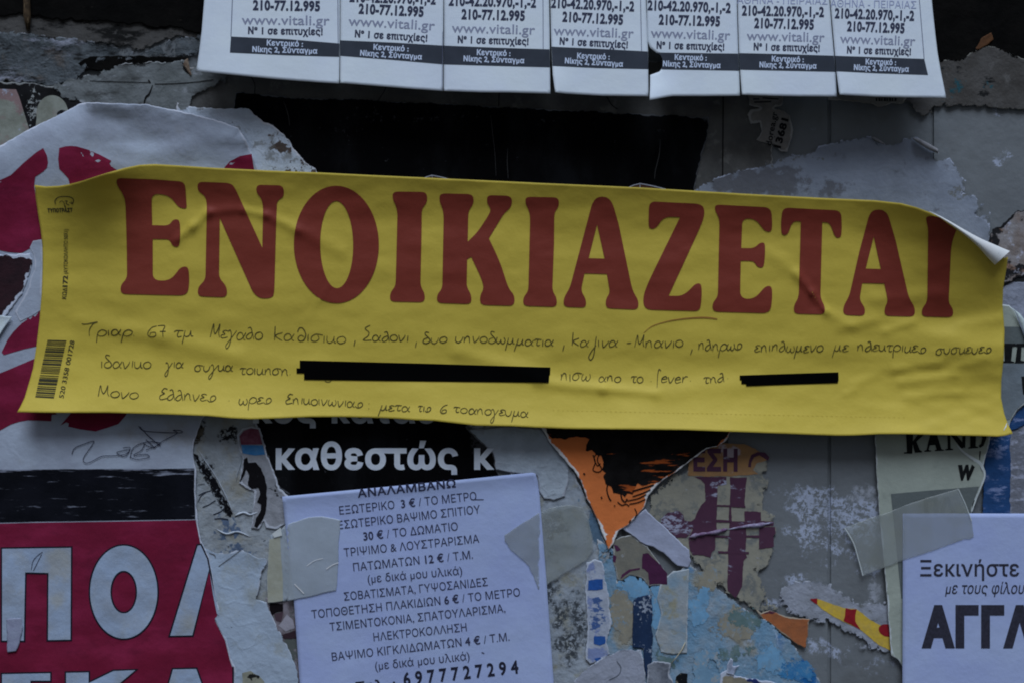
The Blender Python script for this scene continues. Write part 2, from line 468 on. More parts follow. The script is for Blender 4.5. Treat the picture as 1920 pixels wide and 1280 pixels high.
# ================================================================== OLD LAYERS ON THE WALL
GREY = c3(104, 108, 112)
M_oldgrey = paper('old_grey_paper', c3(86, 90, 92), (c3(62, 66, 66), 60, .8),
    layers=[dict(c=c3(44, 45, 45), size=40, thr=.56, soft=.08, stretch=(3, 1), amt=.85, lace=9, lt=.45), dict(c=c3(20, 20, 20), size=9, thr=.72, soft=.03, stretch=(2, 1)), dict(c=c3(26, 26, 26), size=22, thr=.70, soft=.03, stretch=(3, 1), attr='wear', gain=.35),
            dict(c=c3(118, 122, 128), size=30, thr=.66, soft=.06, stretch=(2, 1), amt=.7)], bump=((6, .4), (36, .8), (70, .5, 'r')), rim=c3(110, 112, 114), rim_w=.8, fray=9)
M_crumple = paper('crumpled_grey_paper', c3(64, 69, 73), (c3(36, 40, 42), 34, .8),
    layers=[dict(c=c3(24, 25, 26), size=26, thr=.62, soft=.05, stretch=(3.2, 1), rot=-6), dict(c=c3(100, 103, 114), size=30, thr=.60, soft=.06, stretch=(3.4, 1), rot=8, amt=.8, lace=9), dict(c=c3(14, 14, 15), size=24, thr=.60, soft=.04, stretch=(4, 1), rot=-4, lace=8, amt=.9),
            dict(c=c3(80, 72, 66), size=50, thr=.62, soft=.1, amt=.6)], bump=((7, .6), (30, 1.6), (46, .9, 'r')), rim=c3(84, 86, 90), rim_w=1.2, fray=9)
M_dirt = paper('soot_brown_paper', c3(46, 45, 44), (c3(62, 61, 60), 50, .6),
    layers=[dict(c=c3(10, 10, 10), size=30, thr=.54, soft=.06, stretch=(2.4, 1), lace=10, lt=.42), dict(c=c3(90, 88, 84), size=6, thr=.74, soft=.03)], bump=((5, .6), (30, .8)), fray=10)
M_shade = paper('painted_shade_black', c3(6, 6, 6), (c3(14, 13, 12), 60, .6), layers=[dict(c=c3(48, 44, 40), size=14, thr=.74, soft=.05, stretch=(2, 1))], bump=((8, .4), (50, .6)), spec=.1)  # black that paints the shade of the top corners and the paper gap

B4 = Sheet('grey_paper_strip', [(330, 128), (470, 120), (900, 110), (1360, 120), (1440, 170), (1450, 330), (1300, 360), (1250, 330), (1200, 240), (440, 240), (340, 214)], 1.0,
    paper('grimy_strip_paper', c3(70, 70, 69), (c3(50, 50, 50), 60, .8), layers=[dict(c=c3(22, 22, 22), size=30, thr=.71, soft=.012, detail=9), dict(c=c3(98, 98, 96), size=50, thr=.62, soft=.06, amt=.5)], bump=((5, .4), (40, .6)), rim=c3(100, 100, 100), rim_w=2), torn=2.2, lift=1.0)
drawn(B4, 'crack', [(catmull([(470, 143), (478, 160), (476, 186)]), .7), (catmull([(726, 158), (720, 172), (708, 190)]), .6), ([(936, 172), (935, 200)], .7), (catmull([(1136, 178), (1146, 196), (1158, 205)]), .8), ([(1356, 180), (1355, 330)], 1.1)],
    paper('crack_black', c3(20, 20, 20)), split=True)
tag(B4.ob, 'long dirty grey paper strip with cracks under the row of tear-off tabs', 'paper scrap')

B0 = Sheet('soot_stained_paper', [(-40, 22), (60, 20), (200, 24), (390, 28), (385, 70), (360, 72), (335, 66), (300, 80), (262, 98), (240, 90), (200, 84), (150, 80), (60, 76), (-40, 74)], 2.2, M_dirt, torn=2.5, lift=1.5)
tag(B0.ob, 'soot stained brown-grey paper band below the black shade sheet at the top left', 'paper scrap')
B2 = Sheet('crumpled_paper', [(-40, 56), (20, 58), (60, 62), (110, 68), (180, 80), (235, 92), (262, 100), (300, 84), (340, 68), (386, 66), (380, 104), (340, 108), (250, 110), (190, 112), (160, 128), (150, 150), (90, 162), (30, 156), (-40, 160)], 3.4, M_crumple, torn=2.6, lift=1,
    h=lambda x, y: glued(x, y) + 2.5 * np.abs(fbm(x / 60, y / 16, 41, 3)) + 5 * np.exp(-((y - 62 - (x) * .1) / 5.0) ** 2) * (x < 240))
tag(B2.ob, 'crumpled blue-grey paper with dark folds, left of the white tear-off flyer', 'paper scrap')
B3b = Sheet('black_paper_sliver', [(145, 118), (170, 106), (260, 106), (352, 108), (352, 124), (300, 128), (160, 134)], 3.0 + 1.6, M_shade, torn=1.6)  # black sliver paints the dark gap between the two papers
tag(B3b.ob, 'thin black sliver painting the dark gap between two grey torn papers at upper left', 'paper scrap')
B3 = Sheet('old_grey_paper', [(95, 152), (165, 141), (200, 131), (235, 119), (262, 118), (284, 113), (302, 118), (346, 113), (352, 134), (356, 122), (372, 112), (390, 120), (428, 142), (420, 156), (398, 165), (372, 174), (358, 190), (352, 206), (300, 216), (110, 216), (150, 194), (116, 186), (98, 164)], 5.6, M_oldgrey, torn=2.6, lift=.6,
    wear=[(250, 118, 60, 8, 0, .6)])
drawn(B3, 'crack', [(catmull([(286, 160), (280, 176), (273, 184), (270, 196)]), [.6, 2.2, 1.0]), (catmull([(278, 150), (282, 156)]), 1.3), (catmull([(290, 158), (330, 157), (368, 154), (400, 150)]), .7), (catmull([(168, 152), (230, 154), (280, 155)]), .6)], paper('crack_dark', c3(18, 18, 18)), split=True)
tag(B3.ob, 'light grey torn old paper with a dark crack, above the white poster curl', 'paper scrap')
flake = Sheet('rust_brown_flake', [(346, 113), (352, 110), (355, 124), (358, 134), (361, 141), (357, 143), (350, 133), (343, 122)], 7.4, paper('rusty_flake', c3(64, 50, 40), (c3(110, 100, 88), 8, .6)), torn=.8, grid=5, lift=4)
tag(flake.ob, 'small rust brown paper flake beside the left corner of the flyer', 'paper flake')
B1 = Sheet('black_torn_paper', [(-60, -160), (420, -160), (420, 40), (376, 62), (350, 58), (320, 52), (290, 54), (262, 46), (236, 44), (200, 40), (150, 40), (100, 34), (56, 28), (20, 27), (-60, 26)], 5.4, M_shade, torn=3.2, lift=1.5)  # black sheet paints the shade along the top left
tag(B1.ob, 'black ragged sheet painting the shade across the top left corner', 'paper scrap')
# brown drip-like twig
def tube(name, path, rad, mat, label, cat):
    V = []; F = []; k = 8
    P = world_pts([p[0] for p in path], [p[1] for p in path], [p[2] for p in path])
    for i, p in enumerate(P):
        r = np.interp(i / (len(P) - 1), np.linspace(0, 1, len(rad)), rad) * S
        t = P[min(i + 1, len(P) - 1)] - P[max(i - 1, 0)]; t = t / np.linalg.norm(t); a = np.cross(t, (0, 1, 0)); a /= np.linalg.norm(a); b = np.cross(t, a)
        for j in range(k):
            th = 2 * math.pi * j / k; V.append(p + r * (math.cos(th) * a + math.sin(th) * b))
    for i in range(len(P) - 1):
        for j in range(k): F.append((i * k + j, i * k + (j + 1) % k, (i + 1) * k + (j + 1) % k, (i + 1) * k + j))
    F += [tuple(range(k))[::-1], tuple(range((len(P) - 1) * k, len(P) * k))]
    o = link_mesh(name, V, F, mat, origin=tuple(P[-1])); return tag(o, label, cat)
tube('wooden_stick', [(50, -160, 12), (49, -80, 12), (50, 0, 12), (51, 30, 11), (53, 58, 10)], [6, 6, 6.5, 7, 3.5], paper('stick_wood', c3(60, 48, 34), (c3(20, 16, 12), 10, .8), layers=[dict(c=c3(96, 82, 62), size=8, thr=.62, soft=.05, stretch=(.4, 4))], bump=((4, .5),)), 'thin brown wooden stick hanging down in the dark top left corner', 'stick')

M_letblack = paper('worn_black_print', c3(16, 16, 17), (c3(30, 30, 32), 40, .5), layers=[dict(c=c3(112, 116, 116), size=7, thr=.70, soft=.03, attr='wear', gain=.3, detail=7)], rim=c3(90, 92, 92), rim_w=2)
AC = Sheet('black_letter_poster', [(-40, 152), (60, 156), (128, 166), (150, 184), (230, 200), (230, 300), (-40, 300)], 4.6, M_letblack, torn=2, wear=[(62, 200, 14, 60, 0, .6), (20, 280, 60, 30, 0, .5)])
M_pale = paper('worn_pale_print', c3(104, 108, 102), (c3(84, 86, 78), 26, .8), layers=[dict(c=c3(100, 84, 84), size=30, thr=.60, soft=.08, attr='wear', gain=.5), dict(c=c3(120, 126, 140), size=18, thr=.66, soft=.05), dict(c=c3(40, 42, 44), size=6, thr=.76, soft=.03)])
printed(AC, 'lettering', [[(-30, 166), (30, 168), (36, 182), (60, 260), (75, 300), (-30, 300)], [(9, 209), (1, 236), (16, 234)][::-1]], M_pale, wear=[(10, 172, 40, 14, 0, 1)])
printed(AC, 'lettering', [ [(p[0], p[1]) for p in ellipse(98, 214, 30, 35, 40)] + []], M_pale, up=.6)
printed(AC, 'lettering', [[(70, 208), (110, 226), (110, 260), (64, 262)]], M_pale, up=.7)
printed(AC, 'letter_counter', [ellipse(118, 214, 12, 8, 20)], M_letblack, up=.9, grid=6)
tag(AC.ob, 'old black poster with worn pale capital letters at the far left', 'poster')

# ---- right side scraps
J0 = Sheet('black_stained_paper', [(1700, -160), (1990, -160), (1990, 122), (1940, 116), (1905, 106), (1880, 100), (1862, 92), (1850, 92), (1830, 100), (1812, 112), (1790, 116), (1740, 118), (1700, 116)], 3.2, M_shade, torn=2.6, lift=1)  # shade of the top right corner, painted as a black sheet
tag(J0.ob, 'black sheet painting the shade in the top right corner', 'paper scrap')
M_J = paper('stained_grey_paper', c3(58, 57, 56), (c3(44, 42, 40), 50, .8),
    layers=[dict(c=c3(12, 13, 14), size=16, thr=.72, soft=.04, attr='wear', gain=.34, stretch=(2.2, 1), rot=20, detail=7), dict(c=c3(22, 58, 66), size=14, thr=.74, soft=.05, attr='wear2', gain=.42, detail=6), dict(c=c3(84, 84, 84), size=40, thr=.64, soft=.08, amt=.6)], bump=((5, .4), (46, .7)), rim=c3(80, 80, 76), rim_w=1.0, fray=8)
J = Sheet('stained_grey_paper', [(1690, 118), (1760, 114), (1800, 112), (1822, 98), (1850, 86), (1880, 92), (1915, 108), (1990, 122), (1990, 210), (1920, 206), (1880, 204), (1842, 201), (1806, 201), (1796, 198), (1783, 202), (1768, 199), (1754, 204), (1749, 213), (1733, 219), (1720, 220), (1708, 198), (1690, 190), (1640, 186), (1600, 180), (1600, 140)], 4.6, M_J, torn=1.6, lift=1,
    wear=[(1826, 146, 34, 5, 4, 1), (1858, 152, 18, 8, 40, 1), (1848, 166, 14, 6, 30, .9), (1850, 180, 22, 5, 12, .9), (1815, 176, 14, 3, 4, .7), (1806, 124, 30, 6, -38, 1), (1770, 128, 20, 3, -10, .6)], wear2=[(1797, 160, 12, 12, 0, 1), (1780, 170, 5, 12, 20, .9), (1855, 160, 12, 10, 0, .6), (1799, 130, 8, 6, 0, .1)])
tag(J.ob, 'stained grey paper with teal and black marks right of the flyer', 'paper scrap')
Jb = Sheet('brown_paper_flake', [(1830, 92), (1840, 74), (1858, 62), (1862, 74), (1852, 84), (1836, 92)], 5.2, paper('dark_orange_paper', c3(66, 42, 24), (c3(40, 26, 16), 20, .7)), torn=1.2, grid=7, lift=3)
tag(Jb.ob, 'dark orange-brown torn paper flake near the top right corner', 'paper flake')
lab = Sheet('barcode_label', [(1552, 176), (1700, 178), (1700, 186), (1692, 196), (1672, 194), (1662, 199), (1646, 200), (1636, 194), (1600, 190), (1552, 188)], 6.4, paper('label_paper', c3(96, 94, 90), (c3(76, 74, 70), 20, .6), rim=c3(112, 110, 106), rim_w=2), torn=1.2, lift=2, grid=8)
printed(lab, 'print', [[(1642 + i * 5, 184), (1645 + i * 5 + (i % 2), 184), (1645 + i * 5 + (i % 2), 190), (1642 + i * 5, 190)] for i in range(8)], paper('label_ink', c3(30, 30, 32)), grid=0)
tag(lab.ob, 'torn label strip with black bars sticking out below the flyer at right', 'label')

M_scrapw = paper('lilac_white_backing', c3(100, 106, 117), (c3(86, 92, 103), 60, .7),
    layers=[dict(c=c3(72, 74, 80), size=26, thr=.66, soft=.07, attr='wear', gain=.35, detail=7), dict(c=c3(78, 80, 80), size=12, thr=.72, soft=.05, attr='wear2', gain=.34, detail=7)], bump=((5, .3), (50, .5), (90, .4, 'r')), rim=c3(120, 126, 140), rim_w=1.6, fray=9)
Hs = Sheet('torn_white_paper', [(1300, 356), (1330, 340), (1365, 325), (1391, 318), (1420, 316), (1440, 306), (1448, 299), (1481, 292), (1515, 289), (1535, 275), (1569, 269), (1580, 262), (1606, 258), (1633, 257), (1650, 268), (1680, 269), (1696, 259), (1717, 257), (1740, 266), (1760, 279), (1752, 297), (1784, 296), (1796, 312), (1802, 328), (1811, 339), (1810, 352), (1800, 364), (1831, 366), (1838, 378), (1848, 383), (1838, 396), (1833, 404), (1858, 396), (1859, 480), (1700, 520), (1300, 420)], 2.4, M_scrapw, torn=2.6, lift=1.4,
    wear=[(1420, 345, 90, 34, 0, 1), (1540, 350, 60, 20, 0, .5)], wear2=[(1800, 360, 26, 16, 0, .8), (1500, 300, 90, 12, -8, .5)])  # first mask turns the left end greyer and darker
M_curlbit = paper('curled_paper_bit', c3(108, 108, 112), (c3(80, 80, 82), 14, .6))
def curl_bit(path, w, lab):
    V = []; F = []; k = 7; n = len(path)
    for i, (x, y, r) in enumerate(path):
        for j in range(k):
            a = math.pi * 1.45 * j / (k - 1) - .3
            V.append(world_pts(x + w * .1 * j, y - r * math.cos(a), 4.5 + r * (1 + math.sin(a))))
    for i in range(n - 1):
        for j in range(k - 1): F.append((i * k + j, i * k + j + 1, (i + 1) * k + j + 1, (i + 1) * k + j))
    return link_mesh('curled_edge', V, F, M_curlbit, Hs.ob)
curl_bit([(1632, 258, 1), (1640, 260, 3), (1650, 266, 3), (1658, 270, 1)], 4, 0)
curl_bit([(1712, 260, 2), (1724, 266, 6), (1742, 276, 7), (1758, 284, 5)], 4, 0)
tag(Hs.ob, 'torn lilac-white backing paper with ragged edge above the right half of the yellow sign', 'paper scrap')

M_st = paper('sticker_paper', c3(96, 94, 92), (c3(76, 74, 72), 20, .7), layers=[dict(c=c3(46, 46, 46), size=12, thr=.70, soft=.05)], bump=((5, .5), (24, .9)), rim=c3(112, 112, 112), rim_w=2.4)
st = Sheet('torn_sticker', [(1403, 176), (1470, 178), (1466, 198), (1452, 203), (1470, 208), (1482, 217), (1488, 245), (1481, 269), (1476, 285), (1462, 283), (1452, 270), (1426, 266), (1420, 262), (1428, 246), (1424, 230), (1408, 232), (1401, 216), (1406, 206), (1424, 203), (1404, 198)], 3.4, M_st, torn=1.4, grid=8, lift=2.5)
lettering(st, [('dorea.gr', 1446, 274, 1458, 211, 11, .015), ('13681', 1463, 279, 1478, 224, 12, .05)], paper('sticker_ink', c3(18, 18, 20)))
drawn(st, 'print', [([(1412, 186), (1424, 186)], 1.4), ([(1414, 192), (1446, 191)], 1.3), ([(1430, 184), (1460, 186)], 1.2)], paper('sticker_print', c3(30, 30, 32)))
tag(st.ob, 'small torn sticker with sideways printed address and number, below the flyer', 'sticker')

M_W = paper('mottled_beige_paper', c3(104, 102, 104), (c3(84, 74, 68), 24, .8), layers=[dict(c=c3(20, 20, 22), size=17, thr=.64, soft=.05, attr='wear', gain=.32, detail=7), dict(c=c3(126, 128, 140), size=18, thr=.62, soft=.06), dict(c=c3(110, 88, 76), size=30, thr=.66, soft=.08)], bump=((5, .5), (30, .8)), rim=c3(14, 14, 16), rim_w=3.5)
W1 = Sheet('mottled_scrap', [(1858, 430), (1872, 424), (1890, 414), (1905, 398), (1990, 376), (1990, 520), (1920, 520), (1880, 534), (1868, 540), (1850, 470)], 4.2, M_W, torn=3, lift=3, wear=[(1865, 430, 16, 14, 0, 1), (1866, 452, 12, 20, 0, 1), (1884, 505, 30, 14, 0, 1), (1920, 505, 16, 9, 0, .9), (1880, 418, 30, 5, -30, 1)])
tag(W1.ob, 'mottled beige and white scrap edged in black at the right margin', 'paper scrap')
W2 = Sheet('lilac_paper', [(1830, 470), (1870, 500), (1882, 536), (1900, 528), (1990, 530), (1990, 980), (1850, 980), (1840, 600)], 1.8, paper('lilac_grey_paper', c3(104, 108, 120), (c3(86, 90, 100), 50, .7), layers=[dict(c=c3(70, 72, 78), size=20, thr=.66, soft=.09, attr='wear', gain=.3, amt=.8), dict(c=c3(112, 116, 130), size=12, thr=.66, soft=.08, attr='wear', gain=.12, stretch=(2.6, 1), rot=15, lace=6)], bump=((6, .5), (40, .8))), torn=2, wear=[(1910, 880, 30, 110, 0, 1)])
tag(W2.ob, 'lilac grey scuffed paper along the right margin under the blue strip', 'paper scrap')
M_blue = paper('blue_print', c3(22, 50, 86), (c3(16, 40, 72), 30, .6), layers=[dict(c=c3(80, 92, 122), size=18, thr=.60, soft=.08, attr='wear', gain=.16, stretch=(2.4, 1), rot=-25, detail=8, lace=6, lt=.49)], bump=((5, .4), (30, .6)))
BL = Sheet('blue_strip_poster', [(1845, 800), (1895, 790), (1930, 748), (1990, 740), (1990, 792), (1930, 792), (1896, 808), (1894, 900), (1895, 980), (1843, 980)], 3.2, M_blue, torn=1.6, wear=[(1868, 830, 24, 40, 0, .9), (1872, 920, 20, 14, 0, .8), (1910, 785, 18, 8, 0, .8)])
tag(BL.ob, 'scuffed blue paper strip right of the cream poster', 'poster')

# ================================================================== THE BLACK POSTER
M_black = paper('black_print', c3(3, 3, 4), (c3(6, 6, 7), 90, .5), layers=[dict(c=c3(34, 34, 36), size=9, thr=.70, soft=.04, attr='wear', gain=.14, detail=7), dict(c=c3(16, 17, 19), size=120, thr=.54, soft=.12, stretch=(1, 2.5), amt=.7)], rough=.7, spec=.12, bump=((5, .15), (80, .3), (140, .3, 'r')), rim=c3(70, 72, 76), rim_w=1.4)
G = Sheet('black_poster', [(440, 172), (560, 184), (640, 187), (655, 186), (700, 188), (1000, 204), (1280, 218), (1329, 220), (1328, 235), (1324, 258), (1320, 279), (1310, 312), (1302, 356), (1280, 600), (950, 770), (876, 800), (890, 815), (908, 833), (922, 850), (926, 868), (936, 888), (945, 960), (560, 960), (541, 926), (521, 914), (510, 886), (502, 855), (490, 828), (484, 798), (470, 760), (455, 500), (430, 300)], 3.4, M_black, torn=1.6, lift=1.2,
    wear=[(700, 215, 60, 14, 0, 1), (790, 222, 50, 10, 0, 1), (870, 220, 30, 8, 0, 1), (1030, 222, 40, 8, 0, .9), (650, 240, 40, 30, 0, .6), (1232, 250, 12, 16, 0, 1), (900, 830, 20, 26, 0, 2.2), (520, 905, 20, 20, 0, 1.2), (510, 275, 20, 60, 0, .8)])
M_bl_txt = paper('grey_white_ink', c3(146, 152, 170), (c3(124, 130, 146), 30, .5), layers=[dict(c=c3(20, 20, 22), size=7, thr=.76, soft=.04, attr='wear', gain=.2)])
lettering(G, [('καθεστώς', 517, 877.5, 859, 877.5, 45, .036), ('κ', 889, 877.5, 927, 877.5, 45, .036), ('κος', 474, 790.5, 594, 790.5, 45, .036), ('κατασ', 622, 790.5, 822, 790.5, 45, .036)], M_bl_txt)
drawn(G,  'scratch', [(catmull([(920, 216), (923, 245), (928, 290), (930, 330)]), [.3, .7, .5, .3]), (catmull([(952, 278), (951, 305), (953, 335)]), [.3, .6, .4]), (catmull([(1238, 262), (1236, 290), (1229, 320), (1227, 336)]), [.3, .9, .8, .4]), (catmull([(532, 190), (540, 215), (543, 236)]), [.3, .9, .3])], paper('scratch_grey', c3(40, 40, 40)), split=True)
tag(G.ob, 'large black poster with grey-white bold lettering, half covered by the yellow sign', 'poster')

DU = Sheet('torn_backing_paper', [(330, 190), (352, 198), (380, 202), (420, 203), (466, 205), (478, 218), (500, 231), (513, 234), (526, 248), (541, 262), (556, 284), (575, 308), (590, 318), (602, 332), (560, 420), (380, 420), (330, 300)], 5.2,
    paper('white_torn_backing', c3(140, 148, 158), (c3(118, 126, 136), 44, .7), layers=[dict(c=c3(56, 48, 44), size=15, thr=.70, soft=.022, attr='wear', gain=.22, detail=8), dict(c=c3(80, 80, 78), size=24, thr=.64, soft=.06, attr='wear', gain=.1, amt=.7)], bump=((6, .4), (34, .9), (50, .6, 'r')), rim=c3(140, 142, 148), rim_w=2.0),
    torn=1.8, lift=3, wear=[(530, 270, 34, 36, 30, 1), (560, 315, 40, 24, 0, 1)])
tag(DU.ob, 'torn white backing paper with brown cracks beside the black poster', 'paper scrap')

# ================================================================== THE RED AND WHITE POSTER
def hD(x, y):
    r = glued(x, y)
    top = 193 + np.where(x < 158, (158 - x) * .52, (x - 158) * .17)
    d = np.maximum(y - top, 0)
    lf = sstep(176, 150, x)
    r = r + (15 * np.exp(-d / 34.0) * (1 - lf) + (4 + 13 * (1 - np.exp(-d / 26.0)) * np.exp(-d / 260.0)) * lf) * sstep(560, 420, x) * sstep(420, 250, y)
    r = r + 13 * np.exp(-((x + 20 - (y - 200) * -.2) / 130.0) ** 2) * np.exp(-((y - 330) / 150.0) ** 2)
    r = r + 8 * fbm(x / 150 + y / 120, y / 30 - x / 160, 21, 3) * sstep(345, 300, y) * sstep(110, 220, x) + 3 * fbm(x / 90, y / 60, 23, 3) * sstep(860, 980, y)
    r = r + 4 * np.exp(-(((x - 150) * .52 + (y - 205)) / 9.0) ** 2) * sstep(170, 120, x)
    return r
M_D = paper('white_poster_paper', c3(122, 130, 142), (c3(104, 108, 120), 80, .6), layers=[dict(c=c3(104, 103, 100), size=60, thr=.74, soft=.16, attr='wear', gain=.3, amt=.6)], bump=((4, .15), (36, .4), (120, .30, 'r')), rim=c3(136, 140, 150), rim_w=2.0)
D = Sheet('red_white_poster', [(-60, 310), (0, 274), (45, 248), (110, 215), (150, 194), (165, 192), (275, 196), (330, 207), (400, 224), (428, 233), (447, 240), (460, 262), (472, 288), (490, 330), (480, 420), (440, 640), (400, 760), (378, 785), (364, 830), (361, 850), (368, 880), (367, 920), (369, 960), (377, 1012), (390, 1040), (398, 1075), (404, 1110), (412, 1150), (406, 1162), (426, 1200), (434, 1236), (441, 1250), (440, 1330), (-60, 1330)], 7.0, M_D, torn=0.9, lift=1.5, h=hD, grid=12,
    wear=[(120, 1050, 60, 40, 0, 1), (300, 820, 90, 50, 0, .8), (120, 1110, 30, 30, 0, .8)])
CR = c3(82, 12, 34)
M_cr = paper('crimson_ink', CR, (c3(74, 11, 31), 50, .6), layers=[dict(c=c3(106, 26, 54), size=60, thr=.56, soft=.16, stretch=(2.4, 1), rot=8, amt=.6), dict(c=c3(64, 10, 28), size=40, thr=.62, soft=.1, stretch=(2, 1), amt=.5), dict(c=c3(128, 60, 84), size=30, thr=.76, soft=.05, stretch=(5, 1), rot=6, amt=.4), dict(c=c3(120, 118, 130), size=6, thr=.80, soft=.02, attr='wear', gain=.14)], bump=((4, .12), (36, .3), (130, .25, 'r')), spec=.2)
P1 = [(81, 278), (88, 292), (90, 305), (88, 315), (81, 322), (66, 332), (64, 350), (72, 400), (82, 450), (60, 455), (56, 466), (40, 475), (15, 473), (-50, 458), (-50, 352), (0, 338), (20, 329), (45, 305), (68, 286)]
P2_ = [(111, 278), (122, 275), (133, 274), (144, 275), (165, 281), (188, 291), (209, 302), (205, 306), (208, 312), (219, 319), (205, 345), (131, 347), (128, 335), (119, 325), (111, 317), (109, 299)]
P3_ = [(421, 314), (431, 303), (450, 293), (472, 289), (473, 296), (477, 322), (460, 336), (420, 330)]
P4_ = [(3, 660), (14, 637), (25, 622), (41, 606), (50, 600), (52, 596), (57, 599), (62, 592), (66, 594), (74, 583), (80, 600), (72, 648), (45, 654), (7, 665)]
P5_ = [(-50, 716), (0, 699), (17, 692), (64, 672), (90, 690), (100, 770), (107, 776), (97, 777), (96, 789), (75, 788), (52, 787), (35, 790), (20, 795), (0, 806), (-50, 830)]
P6_ = [(113, 797), (132, 775), (150, 760), (242, 760), (236, 778), (222, 794), (205, 800), (179, 808), (150, 804), (128, 799), (129, 793), (124, 791)]
for pp in (P1, P2_, P3_, P4_, P5_, P6_): printed(D, 'emblem_petal', [resample(pp, 8)], M_cr, grid=12, wear=[(30, 465, 40, 10, 0, 1), (0, 345, 14, 20, 0, 1)])
printed(D, 'black_band', [resample([(-50, 880), (60, 879), (200, 878), (300, 878), (364.5, 877), (364, 920), (366, 962), (366, 972), (200, 975), (60, 977), (-50, 980)], 8)],
    paper('black_band_ink', c3(9, 10, 14), (c3(17, 18, 24), 70, .6), layers=[dict(c=c3(96, 100, 112), size=7, thr=.66, soft=.07, attr='wear', gain=.20, stretch=(9, 1), detail=7), dict(c=c3(60, 62, 70), size=5, thr=.84, soft=.03)], spec=.3, rough=.6),
    grid=12, wear=[(40, 879, 140, 5, 0, 1), (200, 878, 120, 5, 0, 1), (330, 880, 60, 7, 0, .9)])
rp = [(-50, 982), (60, 979), (200, 977), (367, 974), (372, 1000), (375.5, 1018), (387, 1043), (394, 1076), (400, 1112), (408.5, 1150), (403, 1163), (422, 1200), (431, 1237), (436, 1252), (436, 1330), (-50, 1330)]
printed(D, 'red_panel', [resample(rp, 8)], M_cr, up=.5, grid=14, wear=[(390, 1180, 30, 30, 0, .8)])
M_outl = paper('letter_outline_ink', c3(14, 13, 24))
M_lw = paper('letter_white', c3(114, 128, 148), (c3(104, 110, 118), 60, .6), layers=[dict(c=c3(116, 112, 96), size=60, thr=.64, soft=.16, attr='wear', gain=.3, amt=.5), dict(c=c3(98, 104, 114), size=40, thr=.62, soft=.1, stretch=(3, 1), amt=.5)], bump=((4, .2), (40, .4)))
def offs(poly, d):      # inset a polygon by d pixels
    P = np.array(poly, float); T = np.roll(P, -1, 0) - P; T /= np.hypot(T[:, 0], T[:, 1])[:, None]
    Tb = np.roll(T, 1, 0); Mv = np.stack([T[:, 1] + Tb[:, 1], -T[:, 0] - Tb[:, 0]], 1) / np.maximum(1 + (T * Tb).sum(1)[:, None], .3)
    b = np.roll(P, -1, 0); A = (P[:, 0] * b[:, 1] - b[:, 0] * P[:, 1]).sum()
    return [tuple(p) for p in P - np.sign(A) * d * Mv]
def outlined(letters, w=3.0):
    for L in letters:
        out, holes = L[0], L[1:]
        printed(D, 'letter_outline', [resample(out, 12)] + [resample(hh_, 12)[::-1] for hh_ in holes], M_outl, up=1.0)
        printed(D, 'lettering', [resample(offs(out, w), 12)] + [resample(offs(hh_, -w), 12)[::-1] for hh_ in holes], M_lw, up=1.5, wear=[(105, 1060, 30, 40, 0, 1), (110, 1110, 20, 30, 0, .8), (350, 1160, 20, 20, 0, .6)])
def ori(p):
    a = np.array(p); b = np.roll(a, -1, 0)
    return p if (a[:, 0] * b[:, 1] - b[:, 0] * a[:, 1]).sum() > 0 else p[::-1]
outlined([
    [ori([(1, 1025), (136, 1023), (135, 1201), (87, 1202), (88, 1076), (50, 1075), (47.5, 1203), (1, 1203)])],
    [ori(ellipse(232, 1109, 66, 90, 70)), ori(ellipse(232, 1109, 22, 37, 40))],
    [ori([(368.5, 1019), (378, 1018), (391, 1046), (397, 1076), (402, 1112), (409.5, 1149), (411, 1153), (392, 1071), (363, 1193), (315, 1194)])],
    [ori([(1, 1260), (97, 1258), (97, 1278), (60, 1278), (60, 1330), (1, 1330)])],
    [ori([(121, 1257.5), (169, 1256.5), (169, 1275), (212, 1254), (260, 1253), (205, 1300), (230, 1330), (121, 1330)])],
    [ori([(322, 1251), (370, 1250), (388, 1300), (396, 1330), (300, 1330)])],
])
drawn(D, 'letter_outline', [([(437, 1249), (437, 1330)], 1.6)], M_outl, up=1.3)
hole_rim = tear([(-60, 470), (20, 474), (58, 472), (62, 490), (62, 506), (55, 522), (50, 540), (40, 556), (24, 578), (10, 600), (-60, 626)], 2.2, 5)
tornp = Sheet('torn_patch', [(-60, 474), (20, 477), (56, 476), (59, 488), (57, 504), (51, 519), (48, 536), (39, 553), (22, 576), (8, 594), (-60, 620)], 8.4, paper('maroon_torn_paper', c3(34, 17, 22), (c3(24, 14, 18), 20, .8), bump=((5, .5), (20, .6)), rim=c3(140, 146, 158), rim_w=5), torn=2, lift=3.5, h=hD, parent=D.ob)
flap = Sheet('torn_flap', [(-40, 588), (23, 594), (10, 612), (-4, 632), (-40, 660)], 10, paper('flap_white', c3(150, 158, 172), (c3(128, 136, 150), 20, .6)), torn=.6, lift=7, h=hD, grid=7, parent=D.ob)
vein = printed(D, 'white_vein', [resample([(56, 464), (62, 452), (78, 449), (80, 470), (78, 580), (60, 592), (38, 602), (28, 584), (44, 558), (54, 538), (58, 520), (66, 505), (64, 478)], 6)], M_D, up=.9)
sc = lambda L: [(x / 2.56, 780 + y / 2.56) for x, y in L]
